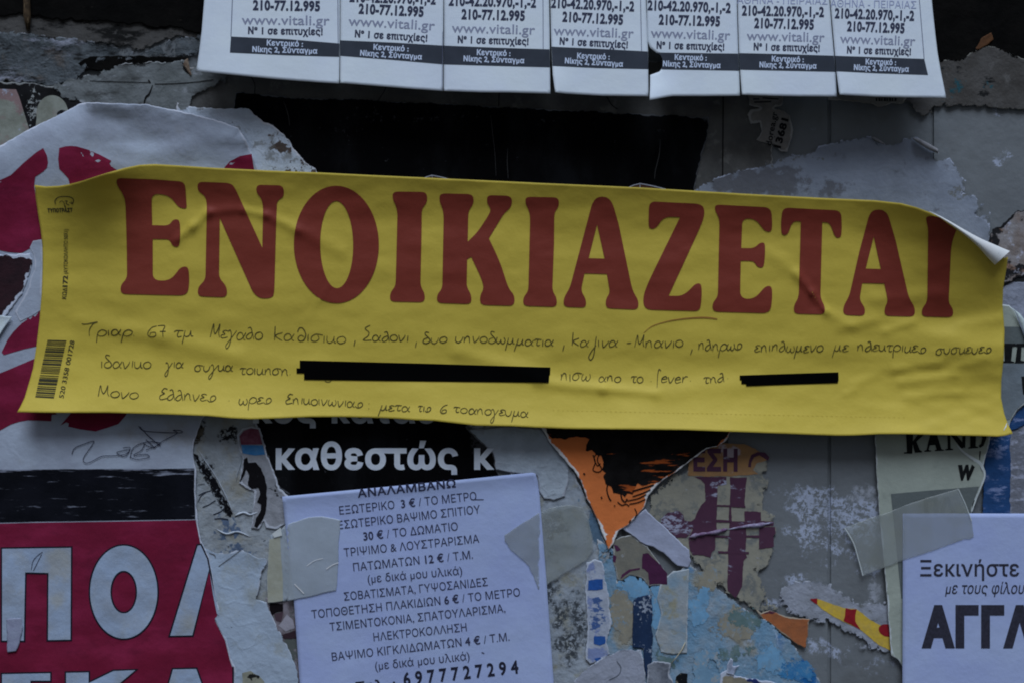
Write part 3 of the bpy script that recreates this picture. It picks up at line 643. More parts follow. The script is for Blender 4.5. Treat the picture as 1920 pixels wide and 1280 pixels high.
drawn(D,  'pen_scribble', [(catmull(sc([(345, 180), (360, 150), (420, 125), (450, 118), (440, 140), (400, 200), (410, 222), (440, 215), (490, 190), (540, 188), (600, 180), (620, 160), (560, 172), (600, 190), (625, 150), (590, 150)])), .6),
    (catmull(sc([(625, 195), (640, 150), (690, 125), (680, 160), (640, 185), (700, 180), (715, 195), (660, 205), (622, 195)])), .6), (catmull(sc([(700, 110), (740, 150), (690, 130), (720, 120), (770, 130), (700, 160)])), .6),
    (catmull(sc([(672, 48), (680, 60), (720, 100), (770, 140)])), .7), (catmull(sc([(665, 46), (700, 70), (860, 78), (868, 68), (830, 66), (850, 80), (780, 118), (740, 150)])), .6),
    (catmull(sc([(150, 735), (160, 690), (195, 655), (205, 652)])), .5), (catmull(sc([(160, 740), (180, 700), (200, 660)])), .5)], paper('pen_ink', c3(22, 22, 38)), up=1.9, split=True)
tag(D.ob, 'large white and crimson poster with petal emblem, black band and outlined capital letters', 'poster')
tp = Sheet('pale_tape_scrap', [(12, 1160), (40, 1158), (42, 1176), (36, 1204), (30, 1220), (14, 1222), (13, 1200)], 10.2, paper('pale_tape', c3(96, 98, 116), (c3(116, 124, 138), 18, .6)), torn=1, grid=7, h=hD)
tag(tp.ob, 'small pale tape scrap on the lower left letter of the crimson poster', 'tape')
# ================================================================== TORN COLUMN AND COLLAGE BELOW THE SIGN
def ridge(sh, name, path, r, mat):
    V = []; F = []; k = 6; pts = catmull(path, 5)
    for i, (x, y) in enumerate(pts):
        rr = r * (.5 + .9 * abs(vnoise(np.array([x / 14.0]), np.array([3.0]), 6)[0] * 2)) * min(1, (i + .4) / 3, (len(pts) - i - .6) / 3)
        b = float(sh.h(np.array([x]), np.array([y]))[0])
        for j in range(k): a = math.pi * j / (k - 1); V.append(world_pts(x, y - rr * math.cos(a), b + .3 + rr * 1.3 * math.sin(a)))
    for i in range(len(pts) - 1):
        for j in range(k - 1): F.append((i * k + j, i * k + j + 1, (i + 1) * k + j + 1, (i + 1) * k + j))
    return link_mesh(name, V, F, mat, sh.ob)
M_E = paper('torn_white_column', c3(112, 118, 124), (c3(92, 96, 98), 50, .8),
    layers=[dict(c=c3(100, 96, 82), size=50, thr=.58, soft=.1, amt=.6), dict(c=c3(60, 72, 90), size=16, thr=.73, soft=.04, attr='wear2', gain=.3, detail=7), dict(c=c3(12, 12, 15), size=16, thr=.66, soft=.04, attr='wear', gain=.40, detail=8, rough=.72, lace=6, lt=.46)],
    bump=((6, .45), (34, .9), (56, .6, 'r')), rim=c3(126, 130, 138), rim_w=2.5)
E1 = Sheet('torn_white_column', [(340, 760), (480, 770), (484, 800), (500, 830), (510, 870), (530, 920), (560, 960), (570, 1100), (590, 1330), (400, 1330), (340, 1000)], 2.2, M_E, torn=2.5,
    wear=[(372, 800, 10, 26, 0, .75), (430, 812, 16, 16, 0, .9), (385, 878, 10, 24, -30, 1.0), (402, 915, 9, 34, -22, 1.1), (422, 950, 7, 22, -22, 1.0)],
    wear2=[(430, 990, 30, 40, 0, .9), (440, 1030, 30, 20, 0, .9), (470, 1040, 20, 20, 0, .8)])
M_is = paper('speckled_black_ink', c3(12, 12, 15), layers=[dict(c=c3(104, 110, 116), size=7, thr=.60, soft=.04, detail=7)], fray=5)
printed(E1, 'ink_stripe', [tear([(362, 848), (370, 852), (378, 866), (392, 878), (402, 890), (410, 906), (416, 926), (428, 944), (437, 962), (430, 966), (416, 946), (404, 930), (396, 912), (388, 894), (374, 880), (364, 862)], 2.0, 12)], M_is, up=.8, grid=5)
printed(E1, 'ink_stripe', [tear([(356, 796), (370, 790), (384, 800), (376, 826), (362, 838)], 3.0, 14)], paper('brown_black_stain', c3(40, 36, 30), (c3(70, 66, 58), 10, .8), fray=8), up=.8, grid=6)
M_roll = paper('torn_white_roll', c3(138, 144, 152), (c3(112, 118, 126), 8, .8))
ridge(E1, 'rolled_edge', [(372, 842), (384, 862), (398, 882), (410, 902), (424, 930), (436, 958)], 2.2, M_roll)
ridge(E1, 'rolled_edge', [(446, 812), (448, 840), (452, 862), (446, 884), (442, 906)], 2.0, M_roll)
ridge(E1, 'rolled_edge', [(440, 966), (456, 960), (470, 964), (486, 958)], 2.6, M_roll)
ridge(E1, 'rolled_edge', [(404, 990), (424, 1000), (446, 996), (470, 1006)], 2.0, M_roll)
tag(E1.ob, 'torn white paper column with black ink flecks between the crimson and the black poster', 'paper scrap')
E1b = Sheet('red_blue_scrap', [(446, 815), (455, 804), (470, 799), (487, 802), (492, 822), (497, 836), (500, 854), (512, 878), (524, 915), (540, 930), (536, 980), (520, 990), (500, 988), (494, 976), (486, 992), (470, 990), (474, 970), (478, 920), (462, 914), (448, 905), (450, 880), (456, 862), (450, 850)], 3.8,
    paper('torn_poster_white', c3(108, 110, 116), (c3(88, 90, 94), 26, .8), layers=[dict(c=c3(20, 20, 22), size=9, thr=.74, soft=.03, attr='wear', gain=.25, detail=7)], bump=((6, .4), (24, .8)), rim=c3(130, 134, 142), rim_w=2.4), torn=1.6, lift=2, grid=8, wear=[(515, 920, 14, 20, 0, 1)])
printed(E1b, 'red_print', [resample([(449, 817), (457, 807), (470, 802), (485, 804), (489, 820), (492, 832), (452, 833)], 5)], paper('dull_red_ink', c3(72, 30, 44), (c3(96, 62, 74), 12, .7)), grid=7)
printed(E1b, 'blue_print', [resample([(452, 833), (493, 834), (497, 851), (478, 853), (455, 849)], 5)], paper('teal_blue_ink', c3(30, 74, 112), (c3(58, 92, 120), 14, .6)), grid=7)
brush = tear([(457, 860), (463, 857), (466, 866), (480, 866), (490, 876), (497, 892), (500, 915), (500, 940), (497, 962), (490, 978), (482, 988), (477, 985), (481, 972), (489, 958), (490, 945), (483, 940), (488, 925), (484, 914), (472, 916), (464, 908), (466, 890), (462, 880), (458, 892), (452, 902), (447, 904), (452, 890), (456, 876)], 1.2, 4)
printed(E1b, 'brush_stroke', [brush], paper('brush_black', c3(14, 13, 15), layers=[dict(c=c3(92, 94, 100), size=6, thr=.70, soft=.03)]), up=.8, grid=8)
tag(E1b.ob, 'torn scrap with a dull red and blue print and a curved black brush stroke', 'paper scrap')
drawn(E1, 'ink_line', [(catmull([(372, 928), (384, 922), (396, 919)]), .9), (catmull([(372, 940), (376, 930), (386, 922)]), .8), (catmull([(380, 950), (392, 945), (404, 937)]), .9), (catmull([(400, 964), (414, 958), (420, 952)]), 1.0), (catmull([(402, 972), (414, 971), (428, 973)]), 1.0), (catmull([(440, 968), (456, 962), (472, 960)]), .7), (catmull([(372, 908), (384, 906)]), .5)], paper('ink_line_black', c3(26, 30, 40)))
FACE = Sheet('torn_photo_scrap', [(498, 1120), (560, 1120), (570, 1330), (556, 1262), (535, 1230), (515, 1180), (500, 1150)], 3.2,
    paper('torn_photo', c3(96, 92, 98), (c3(66, 58, 60), 18, .9), layers=[dict(c=c3(60, 64, 62), size=16, thr=.60, soft=.06, attr='wear', gain=.3)], bump=((6, .3),)), torn=1.2, grid=8, wear=[(545, 1220, 20, 40, 0, .8)])
printed(FACE, 'dark_print', [tear([(505, 1129), (532, 1131), (531, 1146), (520, 1146), (510, 1152), (506, 1142)], 1.2, 3)], paper('photo_black', c3(14, 11, 13)), grid=8)
printed(FACE, 'dark_print', [tear([(514, 1150), (531, 1146), (527, 1165), (518, 1162)], .8, 5)], paper('photo_maroon', c3(52, 40, 46)), grid=8)
printed(FACE, 'pale_print', [tear([(538, 1150), (550, 1162), (552, 1176), (536, 1182), (522, 1172), (530, 1162)], 1.0, 6)], paper('photo_pale', c3(112, 110, 118)), grid=8)
printed(FACE, 'dark_print', [tear([(526, 1190), (556, 1182), (556, 1196), (532, 1196)], 1.0, 6)], paper('photo_dark_red', c3(36, 24, 30)), grid=8)
tag(FACE.ob, 'sliver of a torn dark and pink photo print left of the painting notice', 'photo scrap')
M_E2 = paper('torn_grey_white', c3(120, 132, 146), (c3(110, 120, 132), 70, .7), layers=[dict(c=c3(104, 104, 92), size=60, thr=.60, soft=.1, amt=.5), dict(c=c3(14, 14, 16), size=8, thr=.72, soft=.03, attr='wear', gain=.3)], bump=((5, .3), (44, .5), (70, .5, 'r')), rim=c3(128, 134, 144), rim_w=1.8, fray=4)
E2 = Sheet('torn_grey_white_paper', [(380, 1024), (404, 1036), (430, 1036), (452, 1030), (466, 1036), (486, 1045), (501, 1046), (500, 1060), (491, 1073), (489, 1090), (481, 1122), (500, 1128), (507, 1136), (509, 1151), (528, 1190), (545, 1222), (558, 1258), (566, 1330), (432, 1330), (420, 1200), (396, 1150), (396, 1080)], 4.6, M_E2, torn=1.3, lift=.8,
    wear=[(470, 1266, 14, 5, 10, 1.1)], h=lambda x, y: glued(x, y) + 4 * fbm(x / 60, y / 90, 71, 3) + 2)
drawn(E2, 'crease', [([(410, 1061), (452, 1030)], .7), (catmull([(392, 1036), (402, 1040), (404, 1046)]), [.4, 1.2, .4])], paper('crease_grey', c3(64, 66, 70)))
ys_ = tear([(455, 1262), (470, 1258), (486, 1266), (496, 1276), (494, 1300), (456, 1300)], 1.4, 6)
printed(E2, 'stain_patch', [ys_], paper('yellowed_patch', c3(106, 106, 94), (c3(86, 86, 80), 10, .6), layers=[dict(c=c3(18, 18, 18), size=9, thr=.66, soft=.03, attr='wear', gain=.3)]), grid=8, wear=[(474, 1266, 14, 5, 8, 1)])
tag(E2.ob, 'large torn grey-white paper beside the crimson panel, reaching the lower edge', 'paper scrap')

M_K = paper('mixed_white_paper', c3(112, 119, 127), (c3(94, 100, 106), 44, .8),
    layers=[dict(c=c3(100, 98, 84), size=44, thr=.58, soft=.1, amt=.7), dict(c=c3(42, 46, 50), size=22, thr=.66, soft=.10, attr='wear', gain=.34, detail=8, lace=7, lt=.46), dict(c=c3(58, 76, 92), size=22, thr=.66, soft=.05, attr='wear2', gain=.3)], bump=((6, .4), (36, .8), (60, .5, 'r')), rim=c3(124, 130, 138), rim_w=2.0, fray=6)
K0 = Sheet('mottled_white_paper', [(872, 790), (1060, 790), (1064, 862), (1112, 960), (1142, 1030), (1165, 1100), (1225, 1112), (1215, 1330), (1010, 1330), (980, 900), (930, 870), (925, 848), (905, 830)], 1.6, M_K, torn=2,
    wear=[(1034, 985, 26, 26, 0, 1.0), (1034, 1032, 18, 6, 0, .8), (1062, 1150, 30, 36, 20, .75), (1070, 1210, 34, 30, 10, .8), (1030, 1110, 14, 20, 30, 1.2), (900, 812, 22, 16, 0, .5), (960, 830, 30, 20, 0, .2), (1090, 1180, 20, 50, 0, .6)], wear2=[(1118, 985, 14, 40, 0, 1.3), (1130, 1000, 12, 20, 0, 1), (1100, 960, 6, 10, 0, .8)])
tag(K0.ob, 'mottled white paper remains with grey smears right of the painting notice', 'paper scrap')
K1 = Sheet('folded_grey_paper', [(880, 806), (960, 800), (1016, 804), (1040, 842), (1066, 868), (1066, 905), (1060, 930), (1040, 938), (1020, 934), (1010, 920), (1008, 890), (960, 885), (930, 880), (924, 850), (908, 832)], 3.2, paper('grey_folded_paper', c3(122, 130, 138), (c3(104, 112, 120), 40, .7), layers=[dict(c=c3(116, 122, 130), size=30, thr=.62, soft=.08, amt=.6)], bump=((6, .4), (40, .9), (60, .6, 'r')), rim=c3(112, 116, 124), rim_w=1.6), torn=1.4, lift=3)
tag(K1.ob, 'folded grey paper flap above the right corner of the painting notice', 'paper scrap')
K2 = Sheet('pale_torn_paper', [(1085, 1330), (1074, 1276), (1100, 1250), (1140, 1228), (1168, 1215), (1202, 1216), (1208, 1240), (1212, 1330)], 4.4, paper('pale_torn', c3(112, 116, 128), (c3(98, 102, 110), 40, .7), bump=((5, .4), (40, .6), (60, .5, 'r')), rim=c3(126, 132, 142), rim_w=1.8, fray=4), torn=1.6, lift=2)
drawn(K2, 'crease', [(catmull([(1156, 1238), (1164, 1250), (1160, 1264), (1142, 1274)]), .6)], paper('crease_dark', c3(50, 56, 64)))
tag(K2.ob, 'pale torn paper at the bottom edge left of the navy block', 'paper scrap')

def rnd_(i): return ((i * 37) % 11 - 5) * .06
# cyan paper
M_cy = paper('faded_cyan_print', c3(82, 106, 124), (c3(68, 98, 120), 60, .7),
    layers=[dict(c=c3(106, 112, 116), size=70, thr=.55, soft=.14, amt=.75, detail=8), dict(c=c3(104, 101, 90), size=60, thr=.66, soft=.09, attr='wear', gain=.3, detail=8, amt=.85), dict(c=c3(116, 126, 136), size=22, thr=.62, soft=.05, amt=.5, lace=8), dict(c=c3(16, 70, 118), size=60, thr=.70, soft=.1, attr='wear2', gain=.34), dict(c=c3(52, 74, 74), size=24, thr=.69, soft=.06, amt=.8), dict(c=c3(120, 134, 150), size=20, thr=.68, soft=.05, stretch=(.8, 2))],
    bump=((5, .5), (40, .9)), rim=c3(124, 128, 132), rim_w=2, fray=6)
CY = Sheet('faded_cyan_paper', [(1120, 1010), (1150, 1030), (1158, 1090), (1200, 1105), (1240, 1086), (1292, 1056), (1330, 1080), (1352, 1108), (1376, 1124), (1400, 1142), (1440, 1162), (1478, 1196), (1510, 1232), (1532, 1262), (1560, 1330), (1100, 1330), (1130, 1180)], 2.8, M_cy, torn=1.6, lift=1.2,
    wear=[(1380, 1180, 34, 30, 0, 1.1), (1320, 1080, 30, 24, 0, .9), (1265, 1170, 14, 50, 0, .8), (1170, 1180, 22, 40, 0, .9)], wear2=[(1510, 1256, 34, 30, 30, 1.1), (1175, 1095, 14, 10, 0, .3)])
M_f = {k: paper(n_, b_, (v_, 18, .8), layers=[dict(c=c3(112, 116, 118), size=12, thr=.64, soft=.07, lace=7), dict(c=c3(82, 106, 124), size=16, thr=.56, soft=.08, lace=9, amt=.8)], fray=16, bump=((5, .4),)) for k, n_, b_, v_, r_ in (
    ('beige', 'beige_flake', c3(106, 102, 90), c3(92, 90, 82), c3(124, 124, 120)), ('sky', 'sky_blue_flake', c3(84, 120, 146), c3(72, 104, 128), c3(112, 122, 132)), ('pale', 'pale_flake', c3(110, 114, 120), c3(94, 100, 108), c3(124, 128, 134)),
    ('moss', 'moss_flake', c3(60, 78, 78), c3(78, 92, 92), c3(84, 98, 100)), ('deep', 'deep_blue_flake', c3(30, 76, 116), c3(48, 96, 130), c3(80, 110, 134)))}
for i, (cx, cy, rx, ry, k) in enumerate([(1376, 1172, 36, 28, 'beige'), (1334, 1084, 30, 18, 'beige'), (1188, 1098, 30, 20, 'sky'), (1166, 1156, 18, 50, 'beige'), (1256, 1108, 22, 16, 'sky'), (1398, 1160, 24, 14, 'moss'),
        (1386, 1222, 30, 6, 'moss'), (1440, 1236, 26, 26, 'sky'), (1310, 1140, 14, 50, 'sky'), (1238, 1236, 28, 10, 'moss'), (1498, 1256, 30, 24, 'deep'), (1236, 1150, 12, 34, 'sky')]):
    printed(CY, 'paper_flake', [tear(ellipse(cx, cy, rx + 8, ry + 7, 24, rnd_(i)), 8, 300 + i)], M_f[k], up=.5 + .02 * i, grid=8)
tag(CY.ob, 'faded cyan blue torn paper at the bottom centre', 'paper scrap')
K3 = Sheet('blotchy_cream_paper', [(1238, 1090), (1262, 1070), (1292, 1066), (1290, 1150), (1289, 1224), (1262, 1226), (1240, 1222), (1228, 1190), (1240, 1150), (1232, 1120)], 4.2, paper('blotchy_cream', c3(112, 116, 118), (c3(84, 106, 122), 50, .8), layers=[dict(c=c3(108, 104, 84), size=36, thr=.57, soft=.08, amt=.8), dict(c=c3(56, 60, 92), size=10, thr=.73, soft=.04)], bump=((6, .4), (30, .6)), rim=c3(122, 128, 132), rim_w=2), torn=1.0)
tag(K3.ob, 'blotchy cream and blue paper with a straight right edge, beside the navy block', 'paper scrap')
NV = Sheet('navy_block_paper', [(1187, 1124), (1196, 1118), (1222, 1114), (1223, 1150), (1221, 1172), (1225, 1192), (1222, 1214), (1222, 1240), (1216, 1262), (1212, 1276), (1207, 1252), (1206, 1215), (1186, 1214)], 5.4, paper('navy_print', c3(20, 36, 60), (c3(14, 26, 46), 20, .6), layers=[dict(c=c3(104, 112, 124), size=7, thr=.66, soft=.03, attr='wear', gain=.16, detail=7)], bump=((5, .3),)), torn=1.1, grid=8, wear=[(1206, 1135, 20, 22, 0, 1), (1212, 1216, 14, 8, 0, 1)])
tag(NV.ob, 'upright navy blue speckled paper block', 'paper scrap')
WS = Sheet('white_blue_strip', [(1100, 1054), (1116, 1049), (1128, 1053), (1133, 1070), (1134, 1088), (1142, 1112), (1143, 1140), (1148, 1170), (1140, 1192), (1136, 1204), (1143, 1226), (1130, 1236), (1106, 1246), (1098, 1236), (1102, 1170), (1097, 1110), (1100, 1080)], 4.0,
    paper('white_blue_strip', c3(122, 128, 140), (c3(106, 112, 122), 26, .7), layers=[dict(c=c3(46, 66, 104), size=9, thr=.67, soft=.03, attr='wear', gain=.2, stretch=(2, 1), detail=8), dict(c=c3(88, 98, 128), size=20, thr=.63, soft=.05, attr='wear2', gain=.3)], bump=((5, .4), (22, .7)), rim=c3(130, 136, 146), rim_w=2), torn=1.5, lift=2, grid=8,
    wear=[(1112, 1130, 26, 14, 0, 1), (1116, 1160, 20, 30, 0, 1), (1106, 1150, 8, 10, 0, 1)], wear2=[(1108, 1060, 14, 12, 0, 1), (1120, 1222, 20, 12, 0, 1.1), (1104, 1125, 10, 8, 0, .8)])
M_bb = paper('strong_blue_ink', c3(26, 62, 116), (c3(20, 46, 92), 10, .6), layers=[dict(c=c3(110, 120, 136), size=6, thr=.69, soft=.03)])
printed(WS, 'blue_block', [tear([(1103, 1087), (1116, 1085), (1130, 1085), (1131, 1103), (1118, 1106), (1102, 1106)], .8, 4)], M_bb, grid=7)
printed(WS, 'blue_block', [tear([(1114, 1192), (1135, 1192), (1135, 1205), (1124, 1209), (1114, 1206)], .9, 6)], M_bb, grid=7)
printed(WS, 'blue_block', [tear([(1112, 1233), (1126, 1231), (1128, 1237), (1118, 1240)], .9, 7)], M_bb, grid=7)
tag(WS.ob, 'narrow white torn strip with small blue printed blocks, right of the painting notice', 'paper scrap')
OB = Sheet('pale_blue_patch', [(1300, 1232), (1306, 1220), (1324, 1216), (1344, 1217), (1354, 1226), (1358, 1260), (1356, 1300), (1296, 1300)], 4.2, paper('pale_blue_print', c3(86, 112, 130), (c3(74, 100, 120), 20, .7), layers=[dict(c=c3(108, 114, 118), size=16, thr=.56, soft=.06, lace=7)], bump=((5, .3), (20, .4)), fray=7), torn=1.2, grid=8,
    holes=[[(1331, 1240), (1336, 1236), (1342, 1240), (1342, 1258), (1336, 1262), (1330, 1256)]])
tag(OB.ob, 'pale blue rounded paper patch with a small hole at the bottom centre', 'paper scrap')
GB = Sheet('grey_blotch_paper', [(1214, 1246), (1226, 1238), (1244, 1240), (1257, 1244), (1254, 1262), (1262, 1276), (1268, 1330), (1210, 1330)], 5.6, paper('grey_blotch', c3(96, 100, 108), (c3(56, 60, 68), 30, .9), bump=((6, .4), (20, .9)), rim=c3(116, 120, 128), rim_w=2), torn=1.2, grid=8, lift=2)
tag(GB.ob, 'grey blotched scrap at the bottom edge under the cream paper', 'paper scrap')
INK = Sheet('black_mark_scrap', [(1268, 1268), (1276, 1262), (1288, 1263), (1288, 1276), (1292, 1300), (1268, 1300)], 4.6, paper('black_mark', c3(16, 17, 19), layers=[dict(c=c3(100, 98, 88), size=8, thr=.60, soft=.04)]), torn=1.4, grid=6)
tag(INK.ob, 'tiny black inked scrap at the bottom edge', 'paper scrap')
BT = Sheet('beige_bottom_scrap', [(1350, 1262), (1362, 1254), (1376, 1264), (1400, 1270), (1440, 1276), (1480, 1290), (1480, 1330), (1350, 1330)], 4.6, paper('beige_scrap', c3(104, 98, 84), (c3(82, 80, 72), 18, .7), layers=[dict(c=c3(20, 30, 70), size=16, thr=.66, soft=.03, attr='wear', gain=.5)], rim=c3(130, 136, 148), rim_w=3.5), torn=1.5, grid=8, lift=2, wear=[(1412, 1276, 12, 5, 8, 1)])
tag(BT.ob, 'beige scrap with a navy fleck at the bottom edge, under the cyan paper', 'paper scrap')
curlw = Sheet('white_curled_scrap', [(1362, 1262), (1364, 1244), (1370, 1232), (1374, 1236), (1374, 1248), (1388, 1246), (1380, 1254), (1376, 1266)], 5.4, paper('white_scrap', c3(118, 126, 144), (c3(70, 76, 86), 10, .6), rim=c3(134, 140, 152), rim_w=1.5), torn=1, grid=5, lift=3)
tag(curlw.ob, 'small white curled scrap on the cyan paper', 'paper scrap')
tube('dry_straw', [(1285, 1203, 6.5), (1278, 1218, 8), (1268, 1232, 8), (1258, 1243, 6.5)], [.8, 1.1, 1.0, .7], paper('straw', c3(128, 122, 104)), 'thin dry straw stuck across the cream and cyan papers', 'straw')

# orange/brown, yellow-red pieces on the wall
OR2 = Sheet('brown_orange_scrap', [(1412, 1136), (1427, 1148), (1434, 1146), (1443, 1143), (1474, 1155), (1500, 1158), (1517, 1160), (1516, 1176), (1515, 1190), (1510, 1214), (1490, 1204), (1474, 1192), (1451, 1172), (1430, 1160)], 2.0, paper('brown_orange_print', c3(116, 68, 40), (c3(96, 60, 40), 24, .8), layers=[dict(c=c3(130, 118, 108), size=10, thr=.70, soft=.05), dict(c=c3(56, 24, 36), size=20, thr=.7, soft=.05, attr='wear', gain=.4)], rim=c3(112, 104, 92), rim_w=1.6, bump=((5, .3), (20, .5))), torn=1.2, grid=8, lift=1.5, wear=[(1443, 1146, 16, 4, 0, 1)])
tag(OR2.ob, 'brown-orange torn scrap beside the cyan paper', 'paper scrap')
YR = Sheet('yellow_red_strip', [(1455, 1108), (1470, 1092), (1500, 1088), (1530, 1084), (1560, 1094), (1584, 1112), (1606, 1128), (1630, 1132), (1662, 1128), (1690, 1140), (1690, 1226), (1660, 1222), (1630, 1214), (1612, 1214), (1600, 1204), (1622, 1200), (1590, 1186), (1560, 1172), (1530, 1166), (1500, 1160), (1474, 1148), (1460, 1130)], 1.8,
    paper('torn_white_pulp', c3(112, 116, 126), (c3(90, 93, 98), 30, .8), layers=[dict(c=c3(78, 80, 78), size=14, thr=.64, soft=.05, stretch=(2, 1), rot=28, detail=8)], bump=((6, .5), (26, .9)), rim=c3(118, 122, 130), rim_w=2, fray=14), torn=3, lift=1)
M_yel2 = paper('bright_yellow_ink', c3(150, 126, 40), (c3(128, 110, 60), 16, .7), layers=[dict(c=c3(120, 118, 112), size=9, thr=.72, soft=.04)])
M_red2 = paper('bright_red_ink', c3(104, 16, 24), (c3(86, 14, 22), 10, .6), layers=[dict(c=c3(132, 100, 104), size=6, thr=.76, soft=.03)])
printed(YR, 'yellow_print', [tear([(1524, 1124), (1532, 1121), (1556, 1130), (1582, 1139), (1606, 1141), (1620, 1152), (1629, 1159), (1649, 1171), (1680, 1182), (1680, 1224), (1649, 1209), (1612, 1178), (1567, 1157), (1540, 1140)], .8, 3)], M_yel2, grid=9)
printed(YR, 'red_print', [tear([(1519, 1122), (1525, 1122), (1532, 1121), (1532, 1132), (1526, 1128)], .5, 4)], M_red2, up=.9, grid=6)
printed(YR, 'red_print', [tear([(1586, 1139), (1596, 1142), (1606, 1141), (1604, 1152), (1604, 1164), (1613, 1179), (1598, 1171), (1582, 1163)], .6, 5)], M_red2, up=.9, grid=7)
printed(YR, 'red_print', [tear(ellipse(1664, 1181, 17, 11, 30, .3), .6, 6)], M_red2, up=.9, grid=7)
tag(YR.ob, 'torn white strip with a yellow and red print left of the stacked notices', 'paper scrap')

# ---- purple poster remains
M_cream = paper('worn_cream_paper', c3(104, 102, 92), (c3(94, 93, 86), 40, .7), layers=[dict(c=c3(80, 82, 80), size=44, thr=.54, soft=.06, lace=14, lt=.46), dict(c=c3(108, 110, 114), size=14, thr=.66, soft=.05, lace=6), dict(c=c3(74, 74, 70), size=24, thr=.68, soft=.08, amt=.6)], bump=((4, .2), (40, .4)), fray=15)
PP = Sheet('purple_poster', [(1284, 886), (1292, 858), (1316, 846), (1336, 834), (1357, 828), (1396, 831), (1416, 839), (1436, 850), (1443, 862), (1442, 874), (1430, 886), (1446, 890), (1440, 905), (1434, 925), (1432, 950), (1456, 970), (1456, 1000), (1453, 1030), (1446, 1052), (1424, 1072), (1436, 1100), (1442, 1130), (1460, 1140), (1440, 1150), (1420, 1148), (1385, 1126), (1360, 1114), (1340, 1090), (1295, 1046), (1250, 1012), (1234, 990), (1214, 960), (1220, 930), (1246, 900), (1270, 884)], 1.5, M_cream, torn=2.6, lift=.3)
M_och = paper('ochre_print', c3(112, 84, 54), (c3(98, 76, 56), 20, .7), layers=[dict(c=c3(118, 110, 116), size=22, thr=.66, soft=.05, attr='wear', gain=.2, detail=7)])
printed(PP, 'ochre_header', [tear([(1290, 890), (1293, 860), (1316, 848), (1336, 836), (1357, 830), (1396, 833), (1416, 841), (1440, 854), (1443, 860), (1420, 868), (1412, 880), (1424, 888), (1400, 891), (1299, 891)], 1.2, 3)], M_och, grid=10, wear=[(1370, 846, 26, 16, 20, 1.3), (1320, 850, 14, 8, 0, .6)])
M_pu = paper('purple_print', c3(55, 32, 47), (c3(48, 28, 42), 20, .6), layers=[dict(c=c3(112, 114, 130), size=14, thr=.66, soft=.06, attr='wear', gain=.2, stretch=(2, 1), rot=-12, detail=8, lace=5, lt=.47), dict(c=c3(96, 94, 90), size=5, thr=.77, soft=.03)], bump=((5, .25),))
lettering(PP, [('ΕΣΗ', 1300, 880.5, 1383, 881, 36, .045)], M_pu, up=1.0)
printed(PP, 'lettering', [tear([(1403, 874), (1404, 862), (1409, 852), (1420, 846), (1434, 847), (1442, 856), (1440, 863), (1432, 858), (1424, 853), (1414, 857), (1409, 866), (1408, 875)], .7, 2)], M_pu, up=1.0, grid=8)
z5 = lambda L: [(1240 + x / 2.56, 780 + y / 2.56) for x, y in L]
pur = [[(155, 288), (312, 290), (312, 325), (270, 330), (268, 420), (265, 500), (265, 580), (130, 592), (150, 540), (128, 512), (160, 490), (188, 430), (212, 405), (208, 325), (190, 305)],
       [(330, 292), (412, 292), (404, 330), (398, 432), (330, 428)], [(400, 455), (478, 457), (480, 500), (400, 502)], [(326, 500), (408, 502), (406, 580), (404, 660), (412, 675), (396, 690), (390, 770), (388, 815), (372, 845), (357, 873), (340, 858), (318, 836), (320, 640), (326, 580)],
       [(408, 502), (540, 504), (538, 524), (408, 532)], [(470, 530), (545, 530), (548, 560), (538, 572), (540, 625), (500, 632), (468, 636)], [(132, 596), (260, 575), (258, 640), (244, 650), (236, 676), (200, 664), (150, 665), (136, 640)],
       [(0, 490), (30, 462), (80, 452), (104, 470), (110, 500), (150, 505), (140, 560), (120, 582), (70, 580), (40, 545), (0, 520)],
       [(265, 422), (402, 428), (402, 436), (265, 432)], [(265, 496), (330, 498), (330, 508), (265, 506)], [(258, 570), (330, 573), (330, 582), (258, 580)], [(272, 645), (420, 650), (420, 660), (274, 657)], [(404, 570), (470, 572), (470, 580), (404, 580)], [(326, 425), (336, 426), (336, 505), (326, 505)]]
for i, q in enumerate(pur):
    printed(PP, 'purple_print', [tear(z5(q), .8, 20 + i)], M_pu, up=.6 + .03 * i, grid=9, wear=[(1350, 908, 44, 8, -4, 1.3), (1262, 980, 34, 24, 0, 1.2), (1390, 1030, 20, 6, 20, .9), (1335, 932, 16, 8, -10, .9)])
# rolled torn ridges across it
M_rdg = paper('rolled_edge', c3(128, 130, 148), (c3(64, 40, 66), 14, .9))
ridge(PP, 'rolled_edge', z5([(130, 580), (190, 566), (260, 556), (320, 540)]), 4, paper('rolled_purple', c3(70, 46, 72), (c3(110, 106, 122), 12, .8)))
ridge(PP, 'rolled_edge', z5([(320, 542), (400, 528), (470, 522), (540, 508)]), 3.4, M_rdg)
tag(PP.ob, 'torn cream poster remains with purple blocks and an ochre lettered header', 'poster')
LP = Sheet('purple_patch_scrap', [(1150, 1012), (1166, 1006), (1186, 1000), (1214, 1024), (1240, 1060), (1252, 1078), (1254, 1098), (1236, 1096), (1216, 1099), (1202, 1080), (1180, 1076), (1166, 1088), (1158, 1086), (1150, 1050)], 3.4, paper('beige_grey_scrap', c3(88, 86, 78), (c3(74, 74, 70), 20, .7), layers=[dict(c=c3(114, 118, 124), size=16, thr=.68, soft=.06)], rim=c3(112, 114, 114), rim_w=1.6), torn=1.4, grid=8, lift=1.5)
printed(LP, 'purple_print', [tear([(1205, 1037), (1216, 1036), (1231, 1052), (1240, 1061), (1250, 1074), (1251, 1095), (1236, 1093), (1217, 1096), (1215, 1072), (1204, 1064)], 1.0, 4)], paper('wine_print', c3(50, 20, 44), (c3(42, 18, 38), 12, .6), layers=[dict(c=c3(110, 108, 116), size=5, thr=.76, soft=.03)]), grid=8)
